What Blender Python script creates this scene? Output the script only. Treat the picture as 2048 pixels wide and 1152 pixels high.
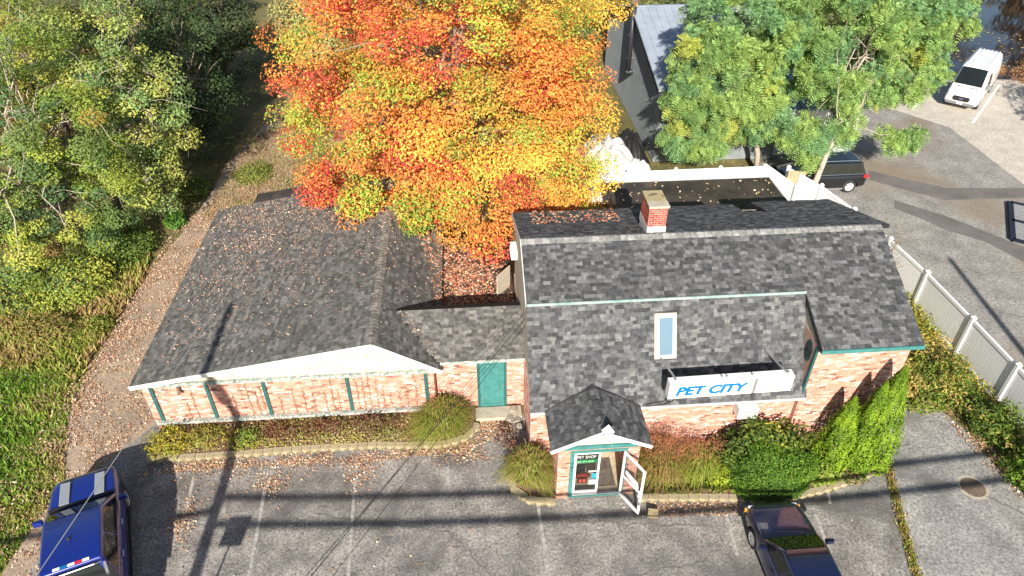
import bpy, bmesh, math, random
import numpy as np
from mathutils import Matrix, Vector
R = math.radians
rnd = random.Random(7)
NP = np.random.RandomState(11)
for o in list(bpy.data.objects): bpy.data.objects.remove(o)
scn = bpy.context.scene
col = scn.collection

# ------------------------------------------------------------------ camera, sky, sun, exposure
CAMH = 18.3
cam_d = bpy.data.cameras.new('camera'); cam = bpy.data.objects.new('camera', cam_d); col.objects.link(cam)
cam.location = (0, 0, CAMH); cam.rotation_euler = (R(90 - 37.1), 0, R(-4.3))
cam_d.sensor_width = 36; cam_d.lens = 36 * 1400 / 2048; cam_d.clip_end = 2000
scn.camera = cam
scn.render.resolution_x = 1024; scn.render.resolution_y = 576
SUN_DIR = Vector((0.125, 1.0, -0.55)).normalized()      # the way the light travels
SUN_EL = math.asin(-SUN_DIR.z)
world = bpy.data.worlds.new('World'); scn.world = world; world.use_nodes = True
wn = world.node_tree.nodes; wl = world.node_tree.links
sky = wn.new('ShaderNodeTexSky'); sky.sky_type = 'NISHITA'; sky.sun_disc = False
sky.sun_elevation = SUN_EL; sky.sun_rotation = math.atan2(-SUN_DIR.x, -SUN_DIR.y)
wl.new(sky.outputs[0], wn['Background'].inputs[0]); wn['Background'].inputs[1].default_value = 0.065
sun_d = bpy.data.lights.new('sun', 'SUN'); sun_d.energy = 5.0; sun_d.angle = R(0.5); sun_d.color = (1, .93, .82)
sun = bpy.data.objects.new('sun', sun_d); col.objects.link(sun); sun.location = (0, -40, 40)
sun.rotation_euler = SUN_DIR.to_track_quat('-Z', 'Y').to_euler()
vs = scn.view_settings; vs.view_transform = 'Standard'; vs.look = 'None'; vs.gamma = 1; vs.exposure = 1.1
vs.use_curve_mapping = False

# ------------------------------------------------------------------ materials
def nodes(m): return m.node_tree.nodes, m.node_tree.links
def ramp(nt, stops):
    r = nt.nodes.new('ShaderNodeValToRGB'); e = r.color_ramp.elements
    while len(e) < len(stops): e.new(0.5)
    for k, (p, c) in enumerate(stops): e[k].position = p; e[k].color = (*c, 1)
    return r
def mat(name, c, rough=.8, c2=None, scale=3., spec=.3, metal=0., bump=0., bscale=40., c3=None, s3=1., t3=(.55, .65), coat=0., detail=6.):
    m = bpy.data.materials.new(name); m.use_nodes = True; n, l = nodes(m); b = n['Principled BSDF']
    b.inputs['Base Color'].default_value = (*c, 1); b.inputs['Roughness'].default_value = rough
    b.inputs['Specular IOR Level'].default_value = spec; b.inputs['Metallic'].default_value = metal; b.inputs['Coat Weight'].default_value = coat
    tc = n.new('ShaderNodeTexCoord')
    if c2:
        t = n.new('ShaderNodeTexNoise'); t.inputs['Scale'].default_value = scale; t.inputs['Detail'].default_value = detail; t.inputs['Roughness'].default_value = .65
        l.new(tc.outputs['Object'], t.inputs['Vector'])
        r = ramp(m.node_tree, [(.36, c), (.64, c2)]); l.new(t.outputs[0], r.inputs[0]); out = r.outputs[0]
        if c3:
            t2 = n.new('ShaderNodeTexNoise'); t2.inputs['Scale'].default_value = s3; t2.inputs['Detail'].default_value = 7; l.new(tc.outputs['Object'], t2.inputs['Vector'])
            r2 = ramp(m.node_tree, [(t3[0], (0, 0, 0)), (t3[1], (1, 1, 1))]); l.new(t2.outputs[0], r2.inputs[0])
            x = n.new('ShaderNodeMixRGB'); l.new(r2.outputs[0], x.inputs[0]); l.new(out, x.inputs[1]); x.inputs[2].default_value = (*c3, 1); out = x.outputs[0]
        l.new(out, b.inputs['Base Color'])
    if bump:
        t = n.new('ShaderNodeTexNoise'); t.inputs['Scale'].default_value = bscale; t.inputs['Detail'].default_value = 4; l.new(tc.outputs['Object'], t.inputs['Vector'])
        bp = n.new('ShaderNodeBump'); bp.inputs['Strength'].default_value = bump; bp.inputs['Distance'].default_value = .02
        l.new(t.outputs[0], bp.inputs['Height']); l.new(bp.outputs[0], b.inputs['Normal'])
    return m
def piece_mat(name, stops, island, rough=.9, nscale=9., namt=.35, wide=None):
    """material of bricks and shingles: every piece its own tone, plus fine grain"""
    m = bpy.data.materials.new(name); m.use_nodes = True; n, l = nodes(m); b = n['Principled BSDF']
    b.inputs['Roughness'].default_value = rough; b.inputs['Specular IOR Level'].default_value = .2
    if island: g = n.new('ShaderNodeNewGeometry'); src = g.outputs['Random Per Island']
    else: g = n.new('ShaderNodeObjectInfo'); src = g.outputs['Random']
    r = ramp(m.node_tree, stops); l.new(src, r.inputs[0])
    gp = n.new('ShaderNodeNewGeometry'); t = n.new('ShaderNodeTexNoise'); t.inputs['Scale'].default_value = nscale; t.inputs['Detail'].default_value = 8
    l.new(gp.outputs['Position'], t.inputs['Vector'])
    r2 = ramp(m.node_tree, [(.3, (1 - namt,) * 3), (.7, (1 + namt,) * 3)]); l.new(t.outputs[0], r2.inputs[0])
    x = n.new('ShaderNodeMixRGB'); x.blend_type = 'MULTIPLY'; x.inputs[0].default_value = 1; l.new(r.outputs[0], x.inputs[1]); l.new(r2.outputs[0], x.inputs[2])
    out = x.outputs[0]
    if wide:
        t3 = n.new('ShaderNodeTexNoise'); t3.inputs['Scale'].default_value = wide[0]; t3.inputs['Detail'].default_value = 5; l.new(gp.outputs['Position'], t3.inputs['Vector'])
        r3 = ramp(m.node_tree, [(wide[1], (0, 0, 0)), (wide[2], (wide[4],) * 3)]); l.new(t3.outputs[0], r3.inputs[0])
        y = n.new('ShaderNodeMixRGB'); l.new(r3.outputs[0], y.inputs[0]); l.new(out, y.inputs[1]); y.inputs[2].default_value = (*wide[3], 1); out = y.outputs[0]
    l.new(out, b.inputs['Base Color'])
    return m
def leaf_mat(name, trans=.35, rough=.55):
    m = bpy.data.materials.new(name); m.use_nodes = True; n, l = nodes(m); b = n['Principled BSDF']
    a = n.new('ShaderNodeAttribute'); a.attribute_name = 'Col'; l.new(a.outputs['Color'], b.inputs['Base Color'])
    b.inputs['Roughness'].default_value = rough; b.inputs['Specular IOR Level'].default_value = .3
    t = n.new('ShaderNodeBsdfTranslucent'); l.new(a.outputs['Color'], t.inputs['Color'])
    x = n.new('ShaderNodeMixShader'); x.inputs[0].default_value = trans
    l.new(b.outputs[0], x.inputs[1]); l.new(t.outputs[0], x.inputs[2]); l.new(x.outputs[0], n['Material Output'].inputs[0])
    return m
def ground_mat(name, stops, scale, dots, dscale, c3=None, s3=.3, t3=(.5, .6), rough=.9):
    """asphalt or soil: mottled tones, fine aggregate, stains and hairline cracks"""
    m = bpy.data.materials.new(name); m.use_nodes = True; n, l = nodes(m); b = n['Principled BSDF']
    b.inputs['Roughness'].default_value = rough; b.inputs['Specular IOR Level'].default_value = .2
    gp = n.new('ShaderNodeNewGeometry'); P = gp.outputs['Position']
    t = n.new('ShaderNodeTexNoise'); t.inputs['Scale'].default_value = scale; t.inputs['Detail'].default_value = 9; t.inputs['Roughness'].default_value = .7; l.new(P, t.inputs['Vector'])
    r = ramp(m.node_tree, stops); l.new(t.outputs[0], r.inputs[0]); out = r.outputs[0]
    d = n.new('ShaderNodeTexNoise'); d.inputs['Scale'].default_value = dscale; d.inputs['Detail'].default_value = 3; d.inputs['Roughness'].default_value = .8; l.new(P, d.inputs['Vector'])
    r2 = ramp(m.node_tree, [(.33, (1 - dots,) * 3), (.67, (1 + dots,) * 3)]); l.new(d.outputs[0], r2.inputs[0])
    x = n.new('ShaderNodeMixRGB'); x.blend_type = 'MULTIPLY'; x.inputs[0].default_value = 1; l.new(out, x.inputs[1]); l.new(r2.outputs[0], x.inputs[2]); out = x.outputs[0]
    if c3:
        e = n.new('ShaderNodeTexNoise'); e.inputs['Scale'].default_value = s3; e.inputs['Detail'].default_value = 8; e.inputs['Distortion'].default_value = .6; l.new(P, e.inputs['Vector'])
        r3 = ramp(m.node_tree, [(t3[0], (0, 0, 0)), (t3[1], (.8, .8, .8))]); l.new(e.outputs[0], r3.inputs[0])
        y = n.new('ShaderNodeMixRGB'); l.new(r3.outputs[0], y.inputs[0]); l.new(out, y.inputs[1]); y.inputs[2].default_value = (*c3, 1); out = y.outputs[0]
    l.new(out, b.inputs['Base Color'])
    bp = n.new('ShaderNodeBump'); bp.inputs['Strength'].default_value = .35; bp.inputs['Distance'].default_value = .02; l.new(d.outputs[0], bp.inputs['Height']); l.new(bp.outputs[0], b.inputs['Normal'])
    return m

M = {}
M['asphalt'] = ground_mat('worn_asphalt', [(.28, (.10, .094, .088)), (.5, (.205, .193, .178)), (.72, (.33, .31, .285))], 1.3, .6, 13, (.085, .08, .076), .45, (.5, .66))
M['asphalt_light'] = ground_mat('pale_asphalt', [(.3, (.16, .155, .148)), (.7, (.32, .31, .29))], 1.1, .55, 11, (.105, .10, .096), .4, (.52, .68))
M['asphalt_rear'] = ground_mat('grey_asphalt', [(.3, (.155, .148, .138)), (.7, (.30, .287, .265))], .9, .45, 9, (.2, .155, .11), .14, (.52, .66))
M['asphalt_tan'] = ground_mat('tan_asphalt', [(.3, (.34, .31, .265)), (.7, (.5, .46, .40))], .9, .35, 9)
M['asphalt_patch'] = ground_mat('patched_asphalt', [(.3, (.10, .092, .088)), (.7, (.165, .15, .145))], .8, .2, 18)
M['drive'] = ground_mat('leafy_driveway', [(.3, (.19, .155, .12)), (.55, (.32, .245, .18)), (.75, (.46, .355, .265))], .7, .35, 11)
M['litter_soil'] = ground_mat('leaf_litter_soil', [(.3, (.13, .085, .05)), (.5, (.30, .19, .105)), (.72, (.42, .27, .17))], .5, .4, 10, (.12, .13, .03), .16, (.5, .6))
M['ground'] = ground_mat('rough_ground', [(.3, (.07, .06, .03)), (.5, (.12, .11, .04)), (.7, (.22, .17, .08))], .35, .4, 8)
M['soil'] = ground_mat('bed_soil', [(.3, (.10, .06, .04)), (.7, (.24, .15, .09))], 2, .4, 20)
M['lawn_soil'] = ground_mat('lawn_soil', [(.3, (.08, .09, .02)), (.5, (.16, .17, .04)), (.7, (.28, .22, .10))], .9, .4, 12)
M['line'] = mat('faded_line_paint', (.40, .385, .355), .85, (.185, .175, .163), 9., detail=9)
M['line_white'] = mat('white_line_paint', (.8, .8, .78), .7, (.62, .6, .57), 3.)
SH_MAIN = [(0, (.036, .038, .041)), (.25, (.054, .056, .060)), (.5, (.070, .072, .076)), (.75, (.088, .090, .094)), (1, (.135, .137, .14))]
SH_LEFT = [(0, (.065, .063, .06)), (.3, (.088, .085, .08)), (.55, (.108, .104, .098)), (.8, (.132, .126, .118)), (1, (.175, .166, .155))]
W_L = (.3, .52, .75, (.05, .05, .048), .4)
M['shingle_main'] = piece_mat('charcoal_shingle', SH_MAIN, False); M['shingle_main_i'] = piece_mat('charcoal_shingle_field', SH_MAIN, True)
M['shingle_left'] = piece_mat('brown_grey_shingle', SH_LEFT, False, wide=W_L); M['shingle_left_i'] = piece_mat('brown_grey_shingle_field', SH_LEFT, True, wide=W_L)
BRK = [(0, (.17, .08, .06)), (.06, (.2, .095, .07)), (.09, (.43, .20, .15)), (.45, (.49, .235, .17)), (.75, (.52, .27, .205)), (.86, (.55, .35, .29)), (1, (.60, .47, .42))]
W_B = (.9, .57, .74, (.60, .43, .36), .3)
M['brick'] = piece_mat('salmon_brick', BRK, False, .85, 7, .2, wide=W_B); M['brick_i'] = piece_mat('salmon_brick_field', BRK, True, .85, 7, .2, wide=W_B)
CHB = [(0, (.20, .05, .035)), (.5, (.30, .075, .05)), (1, (.38, .12, .085))]
M['brick_red'] = piece_mat('red_brick', CHB, False, .85, 9, .2)
M['mortar'] = mat('pale_mortar', (.44, .28, .22), .95, (.35, .21, .165), 6.)
M['mortar_grey'] = mat('grey_mortar', (.45, .42, .39), .95, (.36, .33, .31), 8.)
M['cream'] = mat('cream_board', (.52, .47, .38), .7, (.45, .39, .30), 5., c3=(.38, .30, .21), s3=7, t3=(.56, .68))
M['white'] = mat('white_trim', (.72, .71, .69), .55, (.62, .61, .58), 4.)
M['vinyl'] = mat('white_vinyl', (.86, .87, .88), .45, (.82, .83, .84), 1.5)
M['teal'] = mat('teal_paint', (.035, .14, .135), .6, (.05, .19, .18), 5., c3=(.22, .29, .28), s3=9, t3=(.66, .75))
M['teal_dark'] = mat('dark_teal_paint', (.018, .075, .07), .55, (.028, .10, .095), 5.)
M['teal_worn'] = mat('worn_teal_sill', (.12, .18, .17), .8, (.34, .35, .31), 7., c3=(.45, .44, .4), s3=10, t3=(.5, .62))
M['copper'] = mat('green_flashing', (.16, .25, .24), .6, (.30, .36, .35), 4.)
M['dark'] = mat('dark_interior', (.02, .02, .02), .9)
M['black'] = mat('black_plastic', (.015, .015, .016), .5, (.022, .022, .023), 5.)
M['rubber'] = mat('tyre_rubber', (.02, .02, .02), .85, (.03, .03, .03), 12.)
M['roofing'] = mat('black_rubber_roof', (.028, .025, .022), .55, (.06, .05, .042), 1.2, c3=(.09, .075, .06), s3=.8, t3=(.58, .7))
M['steel'] = mat('galvanised_steel', (.5, .5, .5), .4, (.38, .38, .38), 6., metal=.7)
M['dark_steel'] = mat('dark_steel', (.03, .032, .04), .45, (.05, .05, .06), 5., metal=.4)
M['lead'] = mat('lead_flashing', (.5, .5, .49), .5, (.36, .36, .36), 5.)
M['concrete'] = mat('concrete', (.40, .36, .29), .9, (.30, .27, .21), 4., bump=.4)
M['block'] = mat('tan_wall_block', (.37, .31, .2), .95, (.25, .21, .13), 7., bump=.5, bscale=25, c3=(.14, .13, .06), s3=3., t3=(.52, .66))
M['stone'] = mat('fieldstone', (.30, .27, .22), .9, (.2, .18, .15), 4., bump=.5)
M['capstone'] = mat('tan_cap', (.36, .30, .17), .8, (.28, .23, .13), 4., c3=(.12, .10, .07), s3=3., t3=(.6, .7))
M['siding_tan'] = mat('tan_siding', (.42, .37, .29), .8, (.35, .31, .24), 5.)
M['wood'] = mat('weathered_wood', (.33, .28, .17), .8, (.25, .21, .13), 5.)
M['pole_wood'] = mat('pole_wood', (.13, .10, .08), .9, (.2, .16, .13), 4.)
M['metal_roof'] = mat('pale_metal_roof', (.27, .31, .37), .4, (.21, .25, .31), 1.2, spec=.4)
M['corrugated'] = mat('grey_corrugated_steel', (.20, .22, .235), .5, (.16, .18, .19), 1.5)
M['white_siding'] = mat('white_siding', (.70, .70, .72), .6, (.6, .6, .62), 2.)
M['tarp'] = mat('pale_tarpaulin', (.62, .62, .60), .5, (.48, .48, .47), 2.)
M['bark'] = mat('grey_bark', (.16, .13, .10), .9, (.27, .23, .18), 6., bump=.6)
M['bark_pale'] = mat('pale_bark', (.40, .35, .28), .9, (.28, .24, .19), 6., bump=.5)
M['leaf'] = leaf_mat('leaf'); M['leaf_dry'] = leaf_mat('dry_leaf', .12, .8); M['blade'] = leaf_mat('grass_blade', .3, .6)
M['wire'] = mat('black_cable', (.02, .02, .02), .6); M['wire_grey'] = mat('grey_cable', (.30, .29, .28), .5)
M['rust'] = mat('rusty_iron', (.11, .08, .058), .8, (.17, .125, .09), 6.)
def glass_mat(name, tint, rough=.03):
    m = mat(name, tint, rough, spec=.8, coat=.6); return m
M['glass_dark'] = mat('tinted_glass', (.010, .013, .013), .03, spec=.5)
M['glass_sky'] = glass_mat('skylight_glass', (.10, .165, .22), .12)
def clear_glass():
    m = bpy.data.materials.new('clear_glass'); m.use_nodes = True; n, l = nodes(m)
    t = n.new('ShaderNodeBsdfTransparent'); t.inputs[0].default_value = (.88, .9, .9, 1); g = n.new('ShaderNodeBsdfGlossy'); g.inputs['Roughness'].default_value = .02
    x = n.new('ShaderNodeMixShader'); x.inputs[0].default_value = .07
    l.new(t.outputs[0], x.inputs[1]); l.new(g.outputs[0], x.inputs[2]); l.new(x.outputs[0], n['Material Output'].inputs[0]); return m
M['glass'] = clear_glass()
M['blue_paint'] = mat('blue_car_paint', (.004, .016, .17), .25, spec=.5, coat=1.)
M['navy_paint'] = mat('navy_car_paint', (.006, .010, .042), .25, spec=.5, coat=1.)
M['black_paint'] = mat('black_car_paint', (.006, .007, .009), .2, spec=.5, coat=1.)
M['white_paint'] = mat('white_car_paint', (.74, .74, .74), .3, spec=.5, coat=.6)
M['grey_plastic'] = mat('grey_plastic', (.16, .165, .17), .5, (.13, .135, .14), 6.)
M['louver'] = mat('grey_louver', (.20, .22, .25), .4)
M['chrome'] = mat('chrome', (.75, .75, .76), .15, metal=1.)
M['alloy'] = mat('alloy_rim', (.55, .55, .55), .3, metal=.6)
M['lamp'] = mat('clear_lamp', (.55, .57, .58), .1, spec=.8, coat=1.)
M['red_lamp'] = mat('red_lamp', (.55, .01, .012), .15, spec=.6, coat=1.)
M['red'] = mat('red_vinyl', (.6, .02, .03), .4); M['sign_blue'] = mat('sign_blue', (.004, .13, .33), .5); M['sign_white'] = mat('sign_face', (.76, .76, .75), .4, (.7, .7, .69), 2.)
M['neon_open'] = mat('red_letters', (.55, .08, .05), .4); M['paper_blue'] = mat('blue_print', (.05, .45, .65), .6)
M['green_board'] = mat('green_board', (.01, .20, .06), .5); M['green_letters'] = mat('pale_green_letters', (.35, .75, .4), .5)
M['tile_floor'] = mat('beige_floor', (.50, .43, .32), .7, (.42, .36, .26), 2.)
M['mat_brown'] = mat('brown_doormat', (.07, .06, .05), .95, (.14, .12, .10), 6.)
M['water'] = mat('river_water', (.012, .010, .008), .04, spec=.6, bump=.12, bscale=2.)

# ------------------------------------------------------------------ object helpers
ORG = {}
def tag(o, label=None, cat=None, group=None, kind=None):
    if label: o['label'] = label
    if cat: o['category'] = cat
    if group: o['group'] = group
    if kind: o['kind'] = kind
    return o
def thing(name, label, cat, loc=(0, 0, 0), rz=0., group=None):
    o = bpy.data.objects.new(name, None); col.objects.link(o); o.location = loc; o.rotation_euler = (0, 0, rz); o.empty_display_size = .2
    ORG[o] = Matrix.Translation(loc) @ Matrix.Rotation(rz, 4, 'Z')
    return tag(o, label, cat, group)
def link(name, me, m, parent=None, mw=None):
    o = bpy.data.objects.new(name, me); col.objects.link(o)
    if m is not None and not me.materials: me.materials.append(m)
    inv = None
    if parent is not None:
        o.parent = parent; ORG[o] = ORG[parent]
        if mw is not None: o.matrix_local = ORG[parent].inverted() @ mw
    else:
        ORG[o] = Matrix.Identity(4)
        if mw is not None: o.matrix_world = mw; ORG[o] = mw.copy()
    return o
class MB:
    def __init__(s): s.v = []; s.f = []
    def poly(s, pts): k = len(s.v); s.v += [tuple(p) for p in pts]; s.f.append(tuple(range(k, k + len(pts)))); return s
    def hexa(s, b, t):
        k = len(s.v); s.v += [tuple(p) for p in b] + [tuple(p) for p in t]
        s.f += [(k + 3, k + 2, k + 1, k), (k + 4, k + 5, k + 6, k + 7)] + [(k + i, k + (i + 1) % 4, k + 4 + (i + 1) % 4, k + 4 + i) for i in range(4)]; return s
    def box(s, x0, x1, y0, y1, z0, z1):
        return s.hexa([(x0, y0, z0), (x1, y0, z0), (x1, y1, z0), (x0, y1, z0)], [(x0, y0, z1), (x1, y0, z1), (x1, y1, z1), (x0, y1, z1)])
    def bar(s, a, b, w, h, up=(0, 0, 1)):
        a = Vector(a); b = Vector(b); d = (b - a).normalized(); u = Vector(up); sd = d.cross(u)
        if sd.length < 1e-4: sd = d.cross(Vector((0, 1, 0)))
        sd.normalize(); u = sd.cross(d); p = sd * w / 2; q = u * h / 2
        return s.hexa([a - p - q, a + p - q, a + p + q, a - p + q], [b - p - q, b + p - q, b + p + q, b - p + q])
    def prism(s, pts, off):
        n = len(pts); k = len(s.v); off = Vector(off); s.v += [tuple(p) for p in pts] + [tuple(Vector(p) + off) for p in pts]
        s.f += [tuple(range(k + n - 1, k - 1, -1)), tuple(range(k + n, k + 2 * n))] + [(k + i, k + (i + 1) % n, k + n + (i + 1) % n, k + n + i) for i in range(n)]; return s
    def tube(s, pts, rad, seg=7):
        pts = [Vector(p) for p in pts]; n = len(pts); k = len(s.v)
        if not hasattr(rad, '__len__'): rad = [rad] * n
        ref = Vector((.31, .17, .93))
        for i, p in enumerate(pts):
            d = (pts[min(i + 1, n - 1)] - pts[max(i - 1, 0)]).normalized(); a = d.cross(ref)
            if a.length < .05: a = d.cross(Vector((1, 0, 0)))
            a.normalize(); b = d.cross(a)
            for j in range(seg):
                t = 2 * math.pi * j / seg; s.v.append(tuple(p + (a * math.cos(t) + b * math.sin(t)) * rad[i]))
        for i in range(n - 1):
            for j in range(seg): s.f.append((k + i * seg + j, k + i * seg + (j + 1) % seg, k + (i + 1) * seg + (j + 1) % seg, k + (i + 1) * seg + j))
        s.f.append(tuple(k + j for j in range(seg - 1, -1, -1))); s.f.append(tuple(k + (n - 1) * seg + j for j in range(seg))); return s
    def cyl(s, c, r, h, axis='z', seg=20):
        c = Vector(c); d = {'x': Vector((1, 0, 0)), 'y': Vector((0, 1, 0)), 'z': Vector((0, 0, 1))}[axis]; return s.tube([c - d * h / 2, c + d * h / 2], r, seg)
    def build(s, name, m, parent=None, world=True, smooth=False, bevel=0., sub=0, recalc=True):
        me = bpy.data.meshes.new(name); v = s.v
        if parent is not None and world:
            inv = ORG[parent].inverted(); v = [tuple(inv @ Vector(p)) for p in v]
        me.from_pydata(v, [], s.f); me.update()
        if recalc:
            bm = bmesh.new(); bm.from_mesh(me); bmesh.ops.recalc_face_normals(bm, faces=bm.faces); bm.to_mesh(me); bm.free()
        o = link(name, me, m, parent)
        if bevel: b = o.modifiers.new('bevel', 'BEVEL'); b.width = bevel; b.segments = 2; b.limit_method = 'ANGLE'; b.angle_limit = R(40)
        if sub: u = o.modifiers.new('sub', 'SUBSURF'); u.levels = u.render_levels = sub
        if smooth or sub: me.polygons.foreach_set('use_smooth', [True] * len(me.polygons))
        return o
def flat(name, pts, z, m, parent=None): return MB().poly([(x, y, z) for x, y in pts]).build(name, m, parent, recalc=False)
def np_mesh(name, V, F, colors=None, m=None, parent=None):
    """V (n,3) points in the world, F (k,c) faces of one size, colors (n,3) per point"""
    V = np.asarray(V, np.float32); F = np.asarray(F, np.int32)
    if parent is not None:
        A = np.array(ORG[parent].inverted()); V = (V @ A[:3, :3].T + A[:3, 3]).astype(np.float32)
    me = bpy.data.meshes.new(name); k, c = F.shape
    me.vertices.add(len(V)); me.vertices.foreach_set('co', V.ravel())
    me.loops.add(k * c); me.loops.foreach_set('vertex_index', F.ravel())
    me.polygons.add(k); me.polygons.foreach_set('loop_start', np.arange(0, k * c, c, dtype=np.int32))
    if colors is not None:
        a = me.color_attributes.new('Col', 'FLOAT_COLOR', 'POINT'); C4 = np.ones((len(V), 4), np.float32); C4[:, :3] = colors; a.data.foreach_set('color', C4.ravel())
    me.update(calc_edges=True); me.validate(); me.shade_flat()
    return link(name, me, m, parent)

# ------------------------------------------------------------------ foliage helpers
def unit(a): return a / np.maximum(np.linalg.norm(a, axis=1, keepdims=True), 1e-6)
def leaf_quads(P, N, size, asp=.62, fold=.18):
    """one kite-shaped leaf per point: 4 points, 2 faces as one bent quad"""
    n = len(P); N = unit(N); h = NP.normal(size=(n, 3)); T = unit(np.cross(N, h)); B = np.cross(N, T)
    L = (size * NP.uniform(.7, 1.3, n))[:, None]
    a = P - T * L * .5; b = P + B * L * asp * .5 + N * L * fold * .5 - T * L * .05; c = P + T * L * .5; d = P - B * L * asp * .5 + N * L * fold * .5 - T * L * .05
    V = np.stack([a, b, c, d], 1).reshape(-1, 3); F = np.arange(4 * n).reshape(n, 4); return V, F
def pick(palette, w, n): return np.array(palette)[NP.choice(len(palette), n, p=np.array(w) / sum(w))]
def jitter_cols(base, n, var=.25, rep=4):
    c = np.asarray(base, float); c = np.broadcast_to(c, (n, 3)) * NP.uniform(1 - var, 1 + var, (n, 1)) * NP.uniform(1 - var * .35, 1 + var * .35, (n, 3))
    return np.repeat(np.clip(c, 0, 1), rep, 0)
def shell_points(C, Rr, n, inner=.45):
    """n points in the outer part of an ellipsoid"""
    d = unit(NP.normal(size=(n, 3))); r = NP.uniform(inner ** 3, 1, n) ** (1 / 3); return np.asarray(C) + d * r[:, None] * np.asarray(Rr), d
def branch(mb, a, b, r0, r1, wob=.12, n=5, seg=6):
    a = Vector(a); b = Vector(b); L = (b - a).length; pts = []
    for i in range(n + 1):
        t = i / n; p = a.lerp(b, t); k = math.sin(math.pi * t) * L * wob
        pts.append(p + Vector((rnd.uniform(-k, k), rnd.uniform(-k, k), k * .5 + rnd.uniform(-k, k) * .4)))
    pts[0] = a; pts[-1] = b
    mb.tube(pts, [r0 + (r1 - r0) * (i / n) ** .8 for i in range(n + 1)], seg); return pts

# ------------------------------------------------------------------ pieces: shingles and bricks
def mesh_wedge(name, w, L, t0, t1, m):
    """a piece lying in the xy plane, z up: thickness t0 at y=0 (lower edge) and t1 at y=L"""
    me = bpy.data.meshes.new(name); hw = w / 2
    me.from_pydata([(-hw, 0, 0), (hw, 0, 0), (hw, L, 0), (-hw, L, 0), (-hw, 0, t0), (hw, 0, t0), (hw, L, t1), (-hw, L, t1)], [],
                   [(4, 5, 6, 7), (0, 1, 5, 4), (1, 2, 6, 5), (2, 3, 7, 6), (3, 0, 4, 7)]); me.materials.append(m); return me
class Pieces:
    """collects pieces of one house and builds the 300 nearest to the road as objects, the rest as one mesh"""
    def __init__(s): s.items = []
    def plane(s, parent, o, u, v, W, Hh, row, widths, gap=0., thick=(.012, .003), stagger=True, skip=None, over=1.0, prob=None, clip=None):
        o = Vector(o); u = Vector(u).normalized(); v = Vector(v).normalized(); nrm = u.cross(v)
        nrow = int(Hh / row + .5); r0 = Hh / nrow
        for j in range(nrow):
            x = -rnd.uniform(0, widths[-1]) if stagger else (0 if j % 2 == 0 else -widths[0] / 2)
            while x < W:
                w = rnd.choice(widths) if len(widths) > 1 else widths[0]
                a = max(x, 0); b = min(x + w, W); x += w
                if b - a < .035: continue
                full = (abs((b - a) - w) < 1e-6)
                cx = (a + b) / 2; yy = j * r0
                if skip and skip(cx, yy + r0 / 2): continue
                th = thick[0] * rnd.choice((.55, .8, 1.0, 1.35))
                s.items.append((parent, o + u * cx + v * yy, u, v, nrm, b - a, min(r0 * over, Hh - yy + .02) - gap, th, thick[1], full, w, gap))
    def finish(s, name, mat_i, mat_f, limit=300, key=None):
        cam0 = Vector((0, 0, CAMH)); key = key or (lambda it: (it[1] - cam0).length)
        full = [it for it in s.items if it[9]]; full.sort(key=key); solo = set(id(i) for i in full[:limit])
        cache = {}; rest = {}
        for it in s.items:
            parent, p, u, v, n, w, L, t0, t1, fl, w0, gap = it
            if id(it) in solo:
                kk = (round(w, 3), round(L, 3), round(t0, 4))
                if kk not in cache: cache[kk] = mesh_wedge(name, max(w - gap, .02), L, t0, t1, mat_i)
                mw = Matrix.Translation(p) @ Matrix((u, v, n)).transposed().to_4x4()
                link(name, cache[kk], mat_i, parent, mw)
            else: rest.setdefault(parent, []).append(it)
        for parent, its in rest.items():
            V = []; F = []
            for (_, p, u, v, n, w, L, t0, t1, fl, w0, gap) in its:
                k = len(V); a = u * (max(w - gap, .02) / 2); l = v * L
                V += [p - a, p + a, p + a + l, p - a + l, p - a + n * t0, p + a + n * t0, p + a + l + n * t1, p - a + l + n * t1]
                F += [(k + 4, k + 5, k + 6, k + 7), (k, k + 1, k + 5, k + 4), (k + 1, k + 2, k + 6, k + 5), (k + 2, k + 3, k + 7, k + 6), (k + 3, k, k + 4, k + 7)]
            o = np_mesh(name + '_field', np.array([tuple(q) for q in V]), np.array(F), None, mat_f, parent); o['kind'] = 'stuff'
SHW = (.11, .16, .21, .27)
def roof_plane(P, parent, a, b, c, skip=None, th=.014):
    """a,b: ends of the lower edge (seen from outside left, right), c: upper point above a"""
    a = Vector(a); b = Vector(b); c = Vector(c); P.plane(parent, a, b - a, c - a, (b - a).length, (c - a).length, .122, SHW, over=1.0, thick=(th, .004), skip=skip)
BRW = .206; BRH = .068
def brick_plane(P, parent, x0, x1, y, z0, z1, skip=None):
    P.plane(parent, (x0, y, z0), (1, 0, 0), (0, 0, 1), x1 - x0, z1 - z0, BRH, (BRW,), gap=.008, thick=(.006, .006), stagger=False, skip=skip)
def brick_plane_x(P, parent, x, y0, y1, z0, z1):      # wall facing -X
    P.plane(parent, (x, y1, z0), (0, -1, 0), (0, 0, 1), y1 - y0, z1 - z0, BRH, (BRW,), gap=.008, thick=(.006, .006), stagger=False)

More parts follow.
